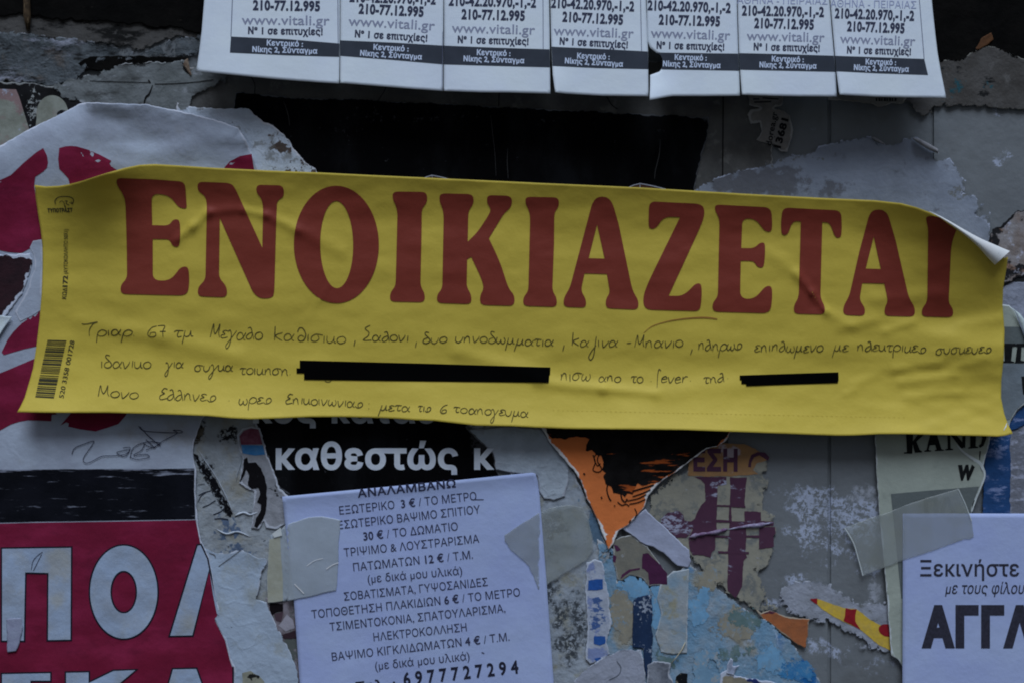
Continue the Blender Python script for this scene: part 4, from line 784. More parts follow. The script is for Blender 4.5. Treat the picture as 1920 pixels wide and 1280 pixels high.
for q, s_ in (([(1151, 1020), (1158, 1022), (1164, 1030), (1156, 1032)], 3), ([(1150, 1040), (1155, 1042), (1154, 1054), (1149, 1052)], 5), ([(1162, 1086), (1166, 1076), (1180, 1066), (1200, 1063), (1200, 1067), (1182, 1071), (1170, 1080)], 6)):
    printed(LP, 'purple_print', [tear(q, .8, s_)], paper('wine_fleck', c3(54, 24, 48)), grid=6)
tag(LP.ob, 'beige scrap with a wine purple print under the orange paper tip', 'paper scrap')
DG = Sheet('diagonal_white_strip', [(1166, 990), (1186, 974), (1210, 953), (1240, 982), (1270, 1010), (1292, 1030), (1296, 1052), (1290, 1064), (1270, 1060), (1245, 1036), (1225, 1024), (1202, 1016), (1184, 1002)], 4.6, paper('white_strip', c3(116, 121, 138), (c3(102, 106, 120), 30, .6), layers=[dict(c=c3(50, 26, 46), size=9, thr=.84, soft=.03, attr='wear', gain=.6)], rim=c3(128, 133, 148), rim_w=1.6, bump=((4, .25), (24, .5))), torn=1.1, grid=8, lift=2, wear=[(1262, 1042, 10, 6, 40, .5)])
tag(DG.ob, 'white torn strip running diagonally below the orange paper', 'paper scrap')

# ---- orange poster
def hO(x, y): return glued(x, y) + 3 * sstep(960, 800, y)
OR = Sheet('orange_torn_poster', [(1012, 770), (1015, 801), (1032, 831), (1058, 862), (1075, 880), (1089, 901), (1101, 936), (1120, 971), (1132, 1006), (1141, 1030), (1148, 1022), (1154, 1010), (1158, 996), (1179, 981), (1206, 952), (1216, 928), (1233, 909), (1250, 893), (1265, 885), (1292, 866), (1323, 842), (1345, 836), (1362, 822), (1374, 800), (1376, 770)], 6.6, paper('orange_print', c3(156, 86, 44), (c3(144, 78, 40), 40, .5), layers=[dict(c=c3(70, 34, 20), size=5, thr=.80, soft=.02)], rim=c3(168, 172, 184), rim_w=3.2, bump=((4, .15), (40, .4))), torn=1.4, lift=3.5, h=hO, grid=9)
M_ob = paper('black_brush_ink', c3(10, 9, 9), (c3(24, 23, 23), 34, .6), layers=[dict(c=c3(120, 58, 26), size=9, thr=.70, soft=.02, attr='wear', gain=.2, stretch=(9, 1), rot=14, detail=6)], rough=.6, spec=.2)
blk = [(1018, 776), (1374, 776), (1371, 800), (1360, 820), (1344, 834), (1322, 840), (1290, 864), (1264, 883), (1250, 890), (1236, 902), (1222, 906), (1205, 912), (1196, 905), (1190, 916), (1186, 926), (1176, 924), (1172, 932), (1165, 926), (1150, 924), (1146, 912), (1136, 906), (1131, 890), (1136, 886), (1128, 880), (1133, 866), (1128, 852), (1118, 850), (1110, 842), (1099, 844), (1100, 832), (1106, 822), (1100, 819), (1080, 818), (1060, 822), (1036, 820), (1026, 810)]
printed(OR, 'black_brushwork', [tear(blk, 1.6, 8)], M_ob, up=.6, grid=9, wear=[(1250, 872, 60, 22, -14, 1.0), (1190, 915, 40, 12, -8, .8), (1050, 818, 40, 6, 8, .7), (1225, 900, 30, 14, -14, .9)])
drawn(OR, 'ink_stroke', [(catmull([(1112, 852), (1116, 866), (1112, 880), (1122, 884), (1128, 878), (1120, 862), (1126, 850), (1132, 862)]), 1.0), (catmull([(1120, 848), (1114, 858), (1120, 872), (1126, 868)]), .9), (catmull([(1140, 904), (1138, 918), (1142, 932), (1146, 938)]), 1.2), (catmull([(1164, 922), (1166, 934), (1172, 940), (1176, 934)]), 1.3), (catmull([(1158, 940), (1166, 946), (1174, 944), (1180, 948)]), 1.0),
    (catmull([(1176, 938), (1195, 934), (1212, 926)]), 1.0), (catmull([(1180, 944), (1196, 941), (1210, 935)]), 1.0), (catmull([(1186, 920), (1206, 914), (1226, 908)]), 1.4), (catmull([(1186, 930), (1204, 924), (1220, 917)]), 1.1), (catmull([(1188, 902), (1214, 892), (1240, 884)]), 1.2), (catmull([(1190, 952), (1194, 962), (1190, 970)]), .9), ([(1182, 974), (1180, 980)], 1.3), ([(1127, 930), (1129, 934)], 1.2), ([(1094, 886), (1097, 889)], 1.4), ([(1151, 946), (1154, 948)], .8)], M_ob, up=1.0)
tag(OR.ob, 'orange torn poster point with black brushwork hanging below the yellow sign', 'poster')

# ---- cream lettered poster at the right
def hT(x, y): return glued(x, y) + 2 + 7 * np.exp(-((x - 1900) / 26.0) ** 2) * sstep(760, 600, y) + 5 * np.exp(-((x - 1846) / 12.0) ** 2) * sstep(800, 860, y)
T = Sheet('cream_poster', [(1641, 820), (1638, 560), (1880, 571), (1892, 573), (1900, 580), (1908, 597), (1930, 652), (1990, 700), (1990, 744), (1930, 750), (1908, 768), (1896, 786), (1890, 806), (1870, 812), (1857, 819), (1851, 845), (1844, 870), (1846, 893), (1840, 912), (1832, 930), (1824, 950), (1821, 966), (1820, 1100), (1700, 1260), (1684, 1236), (1671, 1228), (1664, 1130), (1649, 967), (1643, 880)], 5.4, paper('cream_poster_paper', c3(116, 122, 114), (c3(106, 112, 106), 50, .6), layers=[dict(c=c3(98, 104, 98), size=24, thr=.66, soft=.08, amt=.5)], bump=((4, .2), (40, .35)), rim=c3(140, 146, 148), rim_w=1.8), torn=.7, lift=1.5, h=hT)
M_gb = paper('grey_printed_box', c3(70, 76, 76), (c3(62, 67, 67), 40, .5))
printed(T, 'grey_box', [resample([(1670.5, 925), (1750, 918), (1836, 911), (1829, 930), (1821, 950), (1818, 1000), (1780, 1120), (1690, 1121), (1683, 1050)], 8)], M_gb, grid=12)
printed(T, 'grey_box', [resample([(1870, 612), (1914, 613), (1926, 646), (1870, 644)], 8)], M_gb, grid=12)
printed(T, 'grey_box', [resample([(1870, 680), (1941, 682), (1960, 700), (1960, 742), (1926, 749), (1905, 767), (1893, 786), (1870, 786)], 8)], paper('grey_lower_box', c3(84, 92, 98), (c3(74, 80, 84), 30, .6)), grid=12)
M_ser = paper('serif_black_ink', c3(16, 17, 18), (c3(28, 29, 30), 12, .5))
z6 = lambda L: [(1520 + x / 2.56, 780 + y / 2.56) for x, y in L]
def serif(polys):
    for i, q in enumerate(polys): printed(T, 'lettering', [resample(q, 10)], M_ser, up=.6 + .04 * i, grid=0)
serif([z6([(458, 84), (492, 82), (488, 178), (448, 178), (448, 172), (462, 170)]), z6([(488, 122), (520, 80), (552, 80), (508, 120), (524, 160), (534, 166), (534, 172), (500, 174), (494, 150)]),
       z6([(576, 80), (604, 80), (628, 156), (640, 160), (640, 164), (596, 166), (596, 161), (604, 158), (598, 136), (572, 138), (566, 160), (578, 163), (578, 168), (546, 169), (546, 164), (556, 160)]),
       z6([(656, 80), (670, 80), (672, 152), (684, 156), (684, 161), (646, 162), (646, 157), (658, 154)]), z6([(664, 80), (692, 80), (734, 130), (734, 152), (722, 152)]), z6([(728, 80), (744, 80), (742, 154), (728, 140)]),
       z6([(766, 80), (794, 80), (792, 142), (804, 146), (804, 151), (756, 154), (756, 149), (766, 146)]), z6([(812, 80), (850, 80), (842, 110), (830, 140), (812, 150), (806, 140), (818, 130), (824, 104)])])
serif([[(1883, 645), (1899, 645), (1896, 676), (1902, 678), (1902, 680), (1880, 680), (1880, 677), (1884, 676)], [(1908, 645), (1916, 645), (1914, 675), (1926, 678), (1926, 680), (1902, 681), (1904, 676)], [(1880, 643.5), (1928, 644), (1928, 650), (1881, 649)], [(1915, 705), (1930, 705), (1930, 745), (1918, 738)]])
lettering(T, [('w', 1797, 897, 1831, 896, 36, .05, .22), ("'", 1836, 884, 1839, 884, 36, .03, .2)], M_ser)
lettering(T, [('ΠΛ', 1733, 962, 1793, 958, 25, .06)], paper('grey_serif_ink', c3(44, 50, 52)))
printed(T, 'lettering', [resample([(1824, 938), (1829, 936), (1828, 950), (1822, 954)], 8)], M_ser, grid=0)
tag(T.ob, 'cream poster with black serif capitals and a grey box, under the two right notices', 'poster')
drawn(T, 'torn_crease', [(catmull([(1793, 832), (1806, 846), (1826, 860), (1838, 868), (1844, 880)]), [.6, 2.2, 3.2, 2.6]), (catmull([(1845, 880), (1846, 893), (1838, 915), (1831, 932), (1822, 958)]), [2.2, 1.6, 1.6, 1.2])], paper('torn_pulp', c3(136, 142, 142)), up=1.2)
pe = Sheet('peeled_edge', [(1897, 577), (1906, 588), (1914, 606), (1926, 640), (1990, 720), (1990, 650), (1930, 610), (1912, 588)], 12, paper('peeled_white', c3(140, 150, 150), (c3(122, 132, 132), 20, .5)), grid=8, h=hT, parent=T.ob, lift=4)
# ================================================================== THE WHITE NOTICES
def hM(x, y): return 10.5 + glued(x, y) * .55 + 2.2 * fbm(x / 150, y / 120, 61, 2) + 3.5 * np.exp(-((y - (930 - (x - 529) * .096)) / 14.0) ** 2)
M_note = paper('blue_white_copy_paper', c3(121, 132, 167), (c3(114, 124, 159), 120, .7), bump=((3, .08), (60, .22)), rough=.8)
PN = Sheet('painting_notice', [(529, 930), (700, 914), (860, 899), (998, 885), (1004, 887), (1008, 900), (1012, 930), (1025, 1092), (1039, 1290), (1042, 1330), (566, 1330), (562, 1280), (551, 1124), (541, 1040)], 0, M_note, h=hM, grid=12)
M_nink = paper('dark_blue_black_ink', c3(32, 34, 52), (c3(44, 46, 66), 6, .5), bump=())
M_ninkb = paper('black_bold_ink', c3(22, 23, 36), bump=())
BB = .022; TH = .002
def bold_of(s, sub, b=BB):
    i = s.index(sub); return {k: b for k in range(i, i + len(sub))}
rows = [('ΑΝΑΛΑΜΒΑΝΩ', 671, 931.5, 855, 912.5, 14.5, .02), ('ΕΞΩΤΕΡΙΚΟ  3 € / ΤΟ ΜΕΤΡΟ', 637, 963.6, 894, 936, 14.5, TH, 0, '3 €'), ('ΕΣΩΤΕΡΙΚΟ ΒΑΨΙΜΟ ΣΠΙΤΙΟΥ', 635.5, 991, 901, 961, 14.5, TH),
    ('30 € / ΤΟ ΔΩΜΑΤΙΟ', 682, 1012, 859, 993, 14.5, TH, 0, '30 €'), ('ΤΡΙΨΙΜΟ & ΛΟΥΣΤΡΑΡΙΣΜΑ', 645.6, 1042.5, 899, 1016, 14.5, TH), ('ΠΑΤΩΜΑΤΩΝ 12 € / Τ.Μ.', 663, 1070, 887, 1046, 14.5, TH, 0, '12 €'),
    ('(με δικά μου υλικά)', 690, 1092, 867, 1076, 15, TH), ('ΣΟΒΑΤΙΣΜΑΤΑ, ΓΥΨΟΣΑΝΙΔΕΣ', 645.6, 1125, 915, 1097, 14.5, TH), ('ΤΟΠΟΘΕΤΗΣΗ ΠΛΑΚΙΔΙΩΝ 6 € / ΤΟ ΜΕΤΡΟ', 585, 1158.5, 975.6, 1116.5, 14.5, TH, 0, '6 €'),
    ('ΤΣΙΜΕΝΤΟΚΟΝΙΑ, ΣΠΑΤΟΥΛΑΡΙΣΜΑ,', 619, 1182, 948, 1146.5, 14.5, TH), ('ΗΛΕΚΤΡΟΚΟΛΛΗΣΗ', 701, 1201, 875.6, 1182, 14.5, TH), ('ΒΑΨΙΜΟ ΚΙΓΚΛΙΔΩΜΑΤΩΝ 4 € / Τ.Μ.', 623, 1238, 955.7, 1200, 14.5, TH, 0, '4 €'),
    ('(με δικά μου υλικά)', 704, 1255, 881, 1236, 15, TH)]
L = []
for r in rows:
    if len(r) > 8: L.append((*r[:8], {'bolds': bold_of(r[0], r[8])}))
    else: L.append(r)
lettering(PN, L, M_nink)
lettering(PN, [('6 9 7 7 7 2 7 2 9 4', 757.6, 1284, 973, 1260.5, 23, .03)], M_ninkb)
lettering(PN, [('Τηλ. :', 668, 1296, 742, 1288, 17, .02)], M_ninkb)
drawn(PN, 'pen_mark', [([(888, 935.5), (907, 935.5)], .7), ([(903, 1222), (908, 1224)], .9)], M_nink)
tag(PN.ob, 'white sheet of painting prices in Greek with a large phone number at its foot', 'notice')

def hU(x, y): return 12.5 + glued(x, y) * .4 + 1.5 * fbm(x / 160, y / 160, 81, 2)
UN = Sheet('white_notice', [(1693, 962), (1760, 961.5), (1990, 962), (1990, 1330), (1692, 1330), (1692.5, 1150)], 0, M_note, h=hU, grid=14)
M_gink = paper('soft_black_ink', c3(28, 28, 36), (c3(40, 40, 52), 5, .7), bump=())
lettering(UN, [('Ξεκινήστε', 1725.5, 1079, 1911, 1079, 28, .012), ('με τους φίλους', 1772, 1112, 1934, 1112, 20, .006, .2), ('ΑΓΓΛΙΚΑ', 1728, 1208.5, 2080, 1208.5, 65, .062)], M_gink)
tag(UN.ob, 'white notice with bold Greek capitals in the lower right corner', 'notice')

M_tape = paper('masking_tape', c3(134, 142, 150), (c3(124, 132, 138), 40, .7), bump=((3, .1), (30, .25)), rough=.3, spec=.5, alpha=.6)
M_tape2 = paper('yellowed_clear_tape', c3(122, 128, 130), (c3(112, 116, 108), 40, .7), bump=((3, .1), (22, .2)), rough=.22, spec=.5, alpha=.34)
def hTp(x, y): return np.where(x > 539, hM(x, y) + 1.4, 0) * sstep(530, 544, x) + (6.5 + glued(x, y)) * (1 - sstep(530, 544, x)) + 1.6 * np.exp(-((x - 540) / 8.0) ** 2)
TP1 = Sheet('masking_tape_piece', [(507, 1003), (524, 998), (535, 984), (560, 975), (580, 969), (605, 967), (622, 970), (638, 974), (636, 1010), (634, 1060), (631, 1107), (615, 1110), (600, 1113), (570, 1120), (549, 1124), (530, 1127), (502, 1130), (500, 1090), (504, 1040)], 0, M_tape, torn=.8, h=hTp, grid=8)
printed(TP1, 'tape_fold', [resample([(510, 1000), (526, 988), (529, 1003), (514, 1007)], 6)], paper('tape_white', c3(146, 150, 150)), up=2.5, grid=6)
printed(TP1, 'tape_strip', [tear([(505, 1010), (525, 1006), (529, 1060), (531, 1126), (502, 1129), (501, 1080)], .6, 3)], paper('tape_cream', c3(122, 122, 108), (c3(132, 134, 126), 20, .6), alpha=.8), up=.8, grid=8)
drawn(TP1, 'crease', [(catmull([(612, 1066), (624, 1058), (635, 1054)]), .8), (catmull([(552, 1094), (562, 1104), (570, 1112)]), .9), (catmull([(575, 1060), (590, 1050), (606, 1046)]), .5)], paper('tape_glint', c3(158, 162, 160)), up=1.0)  # pale lines paint the glints along the tape creases
tag(TP1.ob, 'beige masking tape piece holding the left edge of the painting notice', 'tape')
def hTq(x, y): return np.where(x < 1016, hM(x, y) + 1.4, 0) * sstep(1024, 1006, x) + (6 + glued(x, y)) * (1 - sstep(1024, 1006, x)) + 1.2 * fbm(x / 20, y / 12, 9, 2)
TP2 = Sheet('clear_tape_piece', [(946, 1002), (957, 994), (980, 980), (1008, 963), (1030, 952), (1064, 946), (1092, 950), (1104, 972), (1110, 1000), (1112, 1030), (1100, 1050), (1084, 1060), (1052, 1078), (1024, 1096), (1010, 1105), (1004, 1090), (992, 1061), (974, 1044), (957, 1030), (946, 1014)], 0, M_tape2, torn=.8, h=hTq, grid=7)
tag(TP2.ob, 'yellowed clear tape holding the right edge of the painting notice', 'tape')
def hTr(x, y):
    a = sstep(1682, 1700, x)
    return a * (hU(x, y) + 1.4) + (1 - a) * (sstep(1640, 1654, x) * 5 + 5.0 + glued(x, y))
TP3 = Sheet('tape_strip', [(1584, 989), (1612, 978), (1662, 960), (1715, 940), (1760, 926), (1797, 915), (1803, 928), (1809, 943), (1816, 960), (1822, 976), (1826, 1006), (1818, 1010), (1809, 1010), (1760, 1027), (1692, 1050), (1650, 1066), (1618, 1079), (1613, 1064), (1609, 1045), (1600, 1020), (1590, 1004)], 0, M_tape2, torn=.7, h=hTr, grid=8)
drawn(TP3, 'crease', [(catmull([(1797, 916), (1810, 944), (1822, 976)]), .7), (catmull([(1584, 989), (1600, 1016), (1609, 1045), (1618, 1078)]), .8)], paper('tape_glint_b', c3(140, 146, 146)), up=.9)  # glints at both tape ends, painted as pale lines
tag(TP3.ob, 'wide translucent tape strip across the corner of the lower right notice and the cream poster', 'tape')

# ================================================================== THE FLYER WITH TABS
def hF0(x, y): return 20 + .23 * (y + 60) * (y > -60) + .05 * (y + 60) * (y <= -60) + 2.0 * fbm(x / 260, y / 200, 91, 2) + 8 * np.exp(-((x - 1770) / 70.0) ** 2)
M_fly = paper('flyer_paper', c3(147, 154, 182), (c3(141, 148, 176), 140, .7), bump=((3, .08), (60, .2)), rough=.75)
body = Sheet('tear_off_flyer', [(388, -430), (1732, -430), (1738, -250), (1742, -62), (386, -62), (386, -200)], 0, M_fly, h=hF0, grid=24)
tag(body.ob, 'white flyer with seven tear-off tabs of phone numbers at the top', 'flyer')
M_fb = paper('flyer_bold_ink', c3(30, 33, 48), (c3(42, 45, 62), 5, .6), bump=())
M_fg = paper('flyer_grey_ink', c3(92, 96, 112), bump=())
M_fo = paper('flyer_pale_ink', c3(104, 110, 132), bump=())
M_fband = paper('flyer_band_ink', c3(30, 34, 41), (c3(38, 42, 50), 30, .6), bump=((3, .1),))
M_fw = paper('flyer_white_ink', c3(134, 143, 172), bump=())
tabs = [
 dict(o=[(386, -60), (383, 0), (378, 60), (373, 100), (368, 134), (440, 141), (520, 149), (600, 155), (636, 157), (636.6, 100), (637, 50), (637.5, -60)], b=[(433, 69), (540, 74), (636.5, 82), (636, 107), (540, 104), (431, 99)],
      t=[('210-77.12.995', 474, 18.5, 600, 20.5), ('www.vitali.gr', 453, 46, 618, 47.5), (465, 63.5, 605, 66), (500, 85.5, 568, 88), (473, 97.5, 595, 101)], l1=(456, -6, 618, -4), d=lambda x, y: 3 * np.exp(-((x - 370) / 30.0) ** 2)),
 dict(o=[(638.5, -60), (638, 60), (637.5, 156), (700, 161), (760, 166), (830.5, 171), (831, 100), (831.5, -60)], b=[(638, 76), (740, 80.5), (831, 86), (830.5, 121), (740, 113), (638, 105)],
      t=[('210-77.12.995', 672, 25, 794, 31), ('www.vitali.gr', 653, 48, 815, 57), (665, 69.5, 801, 78), (700, 93.5, 766, 97), (675, 104.5, 791, 112)], l1=(655, 3, 817, 8), d=lambda x, y: 1.5 + 2 * sstep(60, 170, y) * sstep(720, 640, x)),
 dict(o=[(832.5, -60), (832.8, 60), (832, 171), (900, 173.5), (960, 174), (1032, 176), (1031, 120), (1030.5, 60), (1029.5, 0), (1029, -60)], b=[(832.5, 86), (930, 90), (1030.5, 93), (1031, 126.5), (930, 124), (832, 121)],
      t=[('210-77.12.995', 865, 35.5, 984, 38.5), ('www.vitali.gr', 847, 61, 1003, 65), (858, 80.5, 991, 84.5), (894, 103.5, 957, 105.5), (869, 115, 983, 119)], l1=(841, 10, 1005, 14), d=lambda x, y: 2.5 + 0 * x),
 dict(o=[(1031.5, -60), (1032, 0), (1033, 60), (1034.5, 100), (1036.5, 140), (1041, 173.5), (1060, 176), (1130, 180), (1216, 181), (1215.5, 140), (1215, 97), (1213, 50), (1211, 0), (1210, -60)], b=[(1034.2, 88), (1120, 92), (1214.8, 97), (1215.4, 130), (1120, 128), (1036, 124)],
      t=[('210-77.12.995', 1054, 40, 1168, 46), ('www.vitali.gr', 1038, 66, 1188, 71.5), (1049, 83.5, 1177, 90.5), (1082, 110, 1143, 112), (1059, 119, 1168, 125.5)], l1=(1033, 14, 1189, 21), d=lambda x, y: 4 + 6 * sstep(60, 180, y) * sstep(1090, 1036, x)),
 dict(o=[(1212, -60), (1213, 40), (1214, 78), (1219, 90), (1230, 99), (1240, 104), (1243, 112), (1242, 128), (1236, 135), (1219, 141), (1219, 160), (1218, 188), (1232, 185.5), (1245, 183), (1262, 180.5), (1320, 180.5), (1387.5, 180), (1386, 130), (1384, 91), (1382.5, 40), (1381, -60)], b=[(1231, 99), (1310, 100), (1384.2, 101), (1386, 133), (1310, 131.5), (1241, 130.5), (1242.5, 112), (1239, 104)],
      t=[('210-77.12.995', 1235, 45.5, 1350, 49), ('www.vitali.gr', 1220, 70.5, 1369, 75), (1231, 91, 1358, 94.5), (1265, 112.5, 1325, 114), (1243, 124.5, 1351, 128)], l1=(1214, 18.5, 1370, 24), d=lambda x, y: 2 + 14 * np.exp(-((x - 1219) ** 2 + (y - 188) ** 2) / 1400.0)),
 dict(o=[(1382.5, -60), (1384, 40), (1385.5, 91), (1387.5, 130), (1391, 178), (1450, 180), (1500, 181), (1569, 181.5), (1567, 140), (1563.5, 101), (1559, 50), (1555, 0), (1553, -60)], b=[(1386, 100), (1470, 102), (1563.5, 105), (1566.5, 135), (1470, 133), (1387.6, 131)],
      t=[('210-77.12.995', 1414, 52, 1526, 55), ('www.vitali.gr', 1400, 75.6, 1546, 79), (1413, 94, 1537, 97), (1447, 115.5, 1507, 117), (1424, 126.5, 1531, 129)], l1=(1391, 28.5, 1545, 31.5), l0=(1382, 7, 1552, 9), d=lambda x, y: 4 + 3 * sstep(60, 180, y) * sstep(1450, 1390, x)),
 dict(o=[(1554.5, -60), (1556.5, 0), (1561, 50), (1565.5, 101), (1569, 140), (1574, 178), (1640, 181.5), (1700, 183), (1774, 184), (1769, 158), (1764, 134), (1758, 100), (1754, 67), (1750, 30), (1747, 0), (1742, -60)], b=[(1565.5, 105), (1650, 108), (1733, 111), (1740, 141), (1650, 138), (1568.5, 134)],
      t=[('210-77.12.995', 1588, 58, 1696, 62), ('www.vitali.gr', 1575, 81, 1716, 86), (1588, 100, 1708, 103.5), (1623, 121, 1680, 122.5), (1601, 131.5, 1704, 135)], l1=(1565, 33.6, 1714, 38.6), l0=(1557, 13.5, 1718, 16.5), d=lambda x, y: 3 + 4 * sstep(60, 180, y) * sstep(1640, 1572, x)),
]
for i, tb in enumerate(tabs):
    hf = (lambda d, k: (lambda x, y: hF0(x, y) + 2.0 * d(x, y) + 3.0 * sstep(20, 180, y) * np.sin(x / 31.0 + 2.1 * k)))(tb['d'], i)
    sh = Sheet('tab', tb['o'], 0, M_fly, h=hf, grid=9, parent=body.ob)
    printed(sh, 'address_band', [resample(tb['b'], 9)], M_fband, up=.5, grid=10)
    t = tb['t']; x0, y0, x1, y1 = tb['l1']
    dk = [('210-42.20.970,-1,-2', x0, y0, x1, y1, 17, .045), (*t[0], 17, .048), ('Νº 1 σε επιτυχίες!', *t[2], 12, .042)]
    lettering(sh, dk, M_fb)
    lettering(sh, [(*t[1], 17.5, .008)], M_fg, name='web_address')
    if 'l0' in tb: lettering(sh, [('ΑΘΗΝΑ - ΠΕΙΡΑΙΑΣ', *tb['l0'], 13, .0)], M_fo, name='city_line')
    lettering(sh, [('Κεντρικό :', *t[3], 9.6, .035), ('Νίκης 2, Σύνταγμα', *t[4], 9.4, .035)], M_fw, up=1.1, name='address_lettering')
    ln = {0: [([(438, -60), (433, 69)], .6), ([(633, -60), (634, 82)], .5)], 1: [([(832 - 2, 60), (831 - 2, 168)], .35)], 2: [([(1018, -60), (1018.5, 92)], .5)], 3: [([(1200, -60), (1203, 96)], .5)], 6: [([(1719, -60), (1733, 111)], .5)]}.get(i)
    if ln: drawn(sh, 'frame_line', ln, paper('thin_line_ink', c3(52, 56, 76), bump=()), up=.7, split=True)

# ================================================================== THE YELLOW SIGN
CRZ = [((330, 450), (362, 424), 8, 3.2), ((362, 424), (392, 398), 9, 3.2), ((392, 398), (450, 392), 10, 2.4), ((455, 395), (500, 404), 7, 2.6), ((500, 404), (560, 432), 10, 2.6), ((560, 432), (640, 470), 16, 2.2),
       ((1492, 512), (1522, 548), 8, 3.4), ((1522, 548), (1550, 586), 6, 3.6), ((1550, 586), (1600, 612), 10, 1.8), ((1440, 470), (1492, 512), 16, 1.8),
       ((860, 660), (1010, 704), 18, 3.2), ((1010, 716), (1130, 728), 13, 4.2), ((1130, 728), (1230, 737), 10, 3.8), ((1240, 734), (1420, 716), 22, 2.4), ((150, 600), (300, 632), 24, 2.6), ((300, 632), (440, 668), 20, 3.4), ((440, 668), (600, 690), 26, 2.4),
       ((1660, 622), (1712, 604), 8, 2.2), ((1574, 616), (1640, 600), 10, 1.8), ((1676, 692), (1760, 680), 8, 2.6), ((1690, 716), (1790, 702), 9, 2.4), ((1700, 742), (1800, 736), 9, 1.8), ((1786, 690), (1850, 672), 10, 2.0), ((1584, 738), (1604, 732), 6, 2.0), ((1600, 720), (1640, 704), 8, 1.4), ((1800, 610), (1880, 596), 14, 2.6), ((1640, 560), (1760, 552), 16, 2.2),
       ((565, 612), (590, 575), 3, .8), ((590, 575), (625, 523), 3, .8), ((1250, 500), (1330, 470), 30, 1.6)]
def seg(x, y, a, b):
    dx, dy = b[0] - a[0], b[1] - a[1]; t = np.clip(((x - a[0]) * dx + (y - a[1]) * dy) / (dx * dx + dy * dy), 0, 1)
    return np.hypot(x - a[0] - t * dx, y - a[1] - t * dy)
def hS(x, y):
    x = np.asarray(x, float); y = np.asarray(y, float)
    yt = 309 + np.clip(x - 280, 0, 3000) * .049; yb = 773 + (x - 200) * .026
    t = (y - yt) / (yb - yt)
    r = 14 + .5 * glued(x, y)
    r = r + 19 * np.clip(1 - t / .2, 0, 1.2) ** 1.8
    r = r + 30 * np.clip((t - .7) / .3, 0, 1.05) ** 2 * (1 + .16 * np.sin(x / 155.0) + .1 * np.sin(x / 67.0 + 1))
    r = r + 46 * np.exp(-((x - 165) / 85.0) ** 2) * np.clip((470 - y) / 120, 0, 1.2) ** 1.3
    q = sstep(1580, 1850, x)
    r = r + 62 * q * np.clip((596 - y) / 190, 0, 1.1) ** 1.25 + 9 * q * np.exp(-((y - 655) / 45.0) ** 2)
    for a, b, w, k in CRZ: r = r + 1.15 * k * np.exp(-(seg(x, y, a, b) / (.85 * w)) ** 2)
    r = r + 2.4 * fbm(x / 120, y / 46, 33, 3) + 3.6 * fbm(x / 80, y / 30, 35, 2) * sstep(1560, 1700, x) * sstep(560, 640, y)
    return r
YEL = c3(143, 127, 46)
M_yel = paper('yellow_paper', YEL, (c3(138, 122, 43), 160, .6), bump=((3, .07), (44, .22), (170, .16, 'r')), rough=.62, spec=.35)
out = [(65, 347), (85, 350), (110, 349), (130, 346), (150, 341), (175, 333), (200, 325), (235, 315), (262, 309.5), (290, 308), (340, 311), (400, 315), (500, 320), (600, 324), (700, 329), (810, 334), (1000, 343), (1200, 352), (1400, 364), (1550, 372), (1640, 376), (1690, 381.5), (1718, 389), (1745, 399), (1776, 416), (1800, 431), (1832, 452), (1864, 470), (1884, 484), (1890, 482), (1887, 505), (1881, 540), (1880, 575), (1883.5, 620), (1882, 670), (1877.5, 715), (1877, 745), (1883, 775), (1890, 795), (1899, 812),
       (1885, 816), (1870, 817.5), (1840, 816.5), (1784, 815), (1700, 813), (1650, 813), (1600, 815.5), (1569, 816), (1490, 813), (1414, 810), (1280, 805), (1177, 804), (1060, 803), (1010, 801), (959, 798), (892, 797), (850, 792), (815, 788), (780, 787), (741, 784), (690, 782), (640, 781), (580, 781), (520, 783.5), (470, 785), (430, 783), (390, 779), (336, 777), (270, 775), (202, 773), (120, 773), (32, 772), (38, 762), (46, 745), (55, 715), (62, 690), (68, 650), (74, 600), (78, 550), (80, 500), (79.5, 460), (76, 430), (71, 400), (67, 372)]
SG = Sheet('rental_sign', out, 0, M_yel, h=hS, grid=7, thick=.4)
